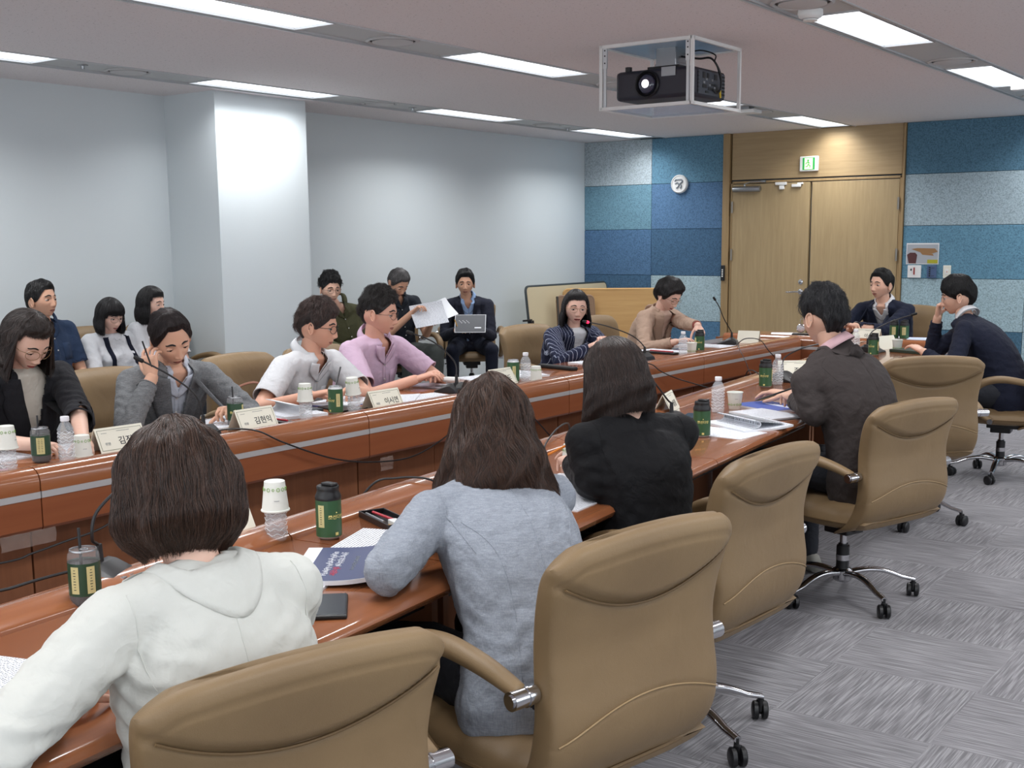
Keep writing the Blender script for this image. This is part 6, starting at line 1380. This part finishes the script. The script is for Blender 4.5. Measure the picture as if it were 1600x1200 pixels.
g = MB(); [g.box((-.03+.012*(k%3), -.10+.011*k, .0055), (.007, .007, .001)) for k in range(9)]; g.box((.05, .07, .0055), (.012, .06, .001)).build('cover_print', PAPER, e, smooth=None)
pen('yellow pen in the right hand of the suit man facing the camera', (-6.80, 8.50, .80), (-6.78, 8.52, .72), plain('pencil_yellow', (214, 160, 60), .5))
# cables and tape
def cable(lab, pts, r=.0035): e = thing('microphone_cable', lab, 'cable', (0, 0, 0), 0, 'black microphone cables'); MB().tube(smooth_path(pts, 8), r, 6).build('cord', BLACKP, e)
cable('cable drooping across the far row front left of the tape patch', [(-3.70, 3.05, .745), (-3.66, 3.10, .775), (-3.60, 3.16, .777), (-3.543, 3.20, .765), (-3.53, 3.297, .714), (-3.53, 3.471, .642), (-3.53, 3.619, .592), (-3.53, 3.816, .551), (-3.53, 4.071, .533), (-3.53, 4.282, .576), (-3.53, 4.447, .646), (-3.543, 4.60, .745), (-3.60, 4.66, .777), (-3.70, 4.72, .745)])
cable('low cable hanging under the far row front at the left', [(-3.60, 1.5, .52), (-3.53, 2.048, .493), (-3.53, 2.184, .50), (-3.53, 2.304, .514), (-3.53, 2.442, .53), (-3.535, 2.60, .58), (-3.60, 2.66, .56)])
cable('short cable dropping between the rows behind the wavy haired woman', [(-3.535, 4.70, .74), (-3.40, 4.79, .67), (-3.35, 4.90, .56), (-3.3, 5.0, .42), (-3.2, 5.1, .2), (-3.15, 5.1, .006), (-3.0, 5.0, .006)])
cable('cable looping over the near row edge left of the black blouse woman', [(-2.34, 3.35, .746), (-2.36, 3.43, .752), (-2.42, 3.54, .775), (-2.49, 3.72, .80), (-2.56, 3.9, .79), (-2.62, 4.0, .72), (-2.66, 4.05, .6), (-2.7, 4.1, .4)])
cable('cable on the near row edge left of the wavy haired woman', [(-2.52, 2.55, .60), (-2.47, 2.66, .76), (-2.42, 2.73, .782), (-2.36, 2.80, .775), (-2.30, 2.82, .75), (-2.2, 2.78, .746)])
cable('cable leaving the far row in front of the beige blazer woman', [(-3.85, 6.2, .745), (-3.66, 6.25, .775), (-3.545, 6.30, .762), (-3.53, 6.40, .71), (-3.5, 6.568, .649), (-3.4, 6.739, .588), (-3.2, 6.898, .5), (-3.1, 6.95, .3)])
cable('cable looping down from the farthest far row microphone', [(-3.78, 7.98, .746), (-3.66, 7.86, .80), (-3.55, 7.86, .795), (-3.50, 7.90, .72), (-3.45, 7.98, .63), (-3.3, 8.1, .4)])
cable('thin second cable from the farthest far row microphone towards the near row', [(-3.76, 7.90, .746), (-3.60, 7.62, .78), (-3.535, 7.50, .76), (-3.42, 7.35, .70), (-3.30, 7.2, .62), (-3.05, 6.9, .6), (-2.93, 6.7, .76), (-2.88, 6.6, .775)], .0028)
cable('cable curling on the near row edge beside the lidded can', [(-2.92, 6.2, .5), (-2.86, 6.15, .74), (-2.80, 6.1, .785), (-2.72, 6.05, .765), (-2.66, 6.06, .748)])
cable('cable from the white jacket woman\'s microphone over the near row edge', [(-2.40, 1.70, .75), (-2.33, 1.60, .778), (-2.33, 1.40, .776), (-2.36, 1.3, .74), (-2.37, 1.28, .5)])
TAPE = glass('clear_tape', (200, 180, 170), .25, 1.3, .16)
for lab, yy, zz, w_, h_ in (('crumpled clear tape holding the cable below the third name card', 3.93, .527, .085, .06), ('wide clear tape on the far row front at the left', 2.18, .545, .2, .05)):
    e = thing('clear_tape', lab, 'tape', (-3.545, yy, zz)); MB().grid([[Vector((.004+.003*math.sin(i*2.1+j*1.3), -w_/2+w_*i/8, -h_/2+h_*j/5)) for i in range(9)] for j in range(6)], thick=.0006).build('strip', TAPE, e, smooth=180)
e = thing('handbag', 'brown leather handbag strap on the chair of the white shirt man', 'bag', (-4.42, 3.98, .74)); MB().tube(smooth_path([(-.1, -.1, .02), (-.08, -.03, .07), (-.02, .03, .08), (.03, .05, .0)], 6), .012, 8, flat=.4).build('strap', plain('bag_brown', (120, 68, 44), .6), e); MB().box((-.05, -.05, -.08), (.10, .16, .16)).build('body', plain('bag_brown', (120, 68, 44), .6), e, bevel=.03)
e = thing('hung_coat', 'dark navy coat hung over the chair right of the grey blazer man', 'coat', (-4.85, 3.82, .70)); MB().loft([[Vector((.05*math.cos(a)*k, .10*math.sin(a)*k*(1+.1*math.sin(3*a)), z)) for a in [2*PI*i/20 for i in range(20)]] for k, z in ((.3, .16), (.8, .13), (1, .0), (1.05, -.2), (1.0, -.3))]).build('fabric', F_NAVY, e, smooth=180)
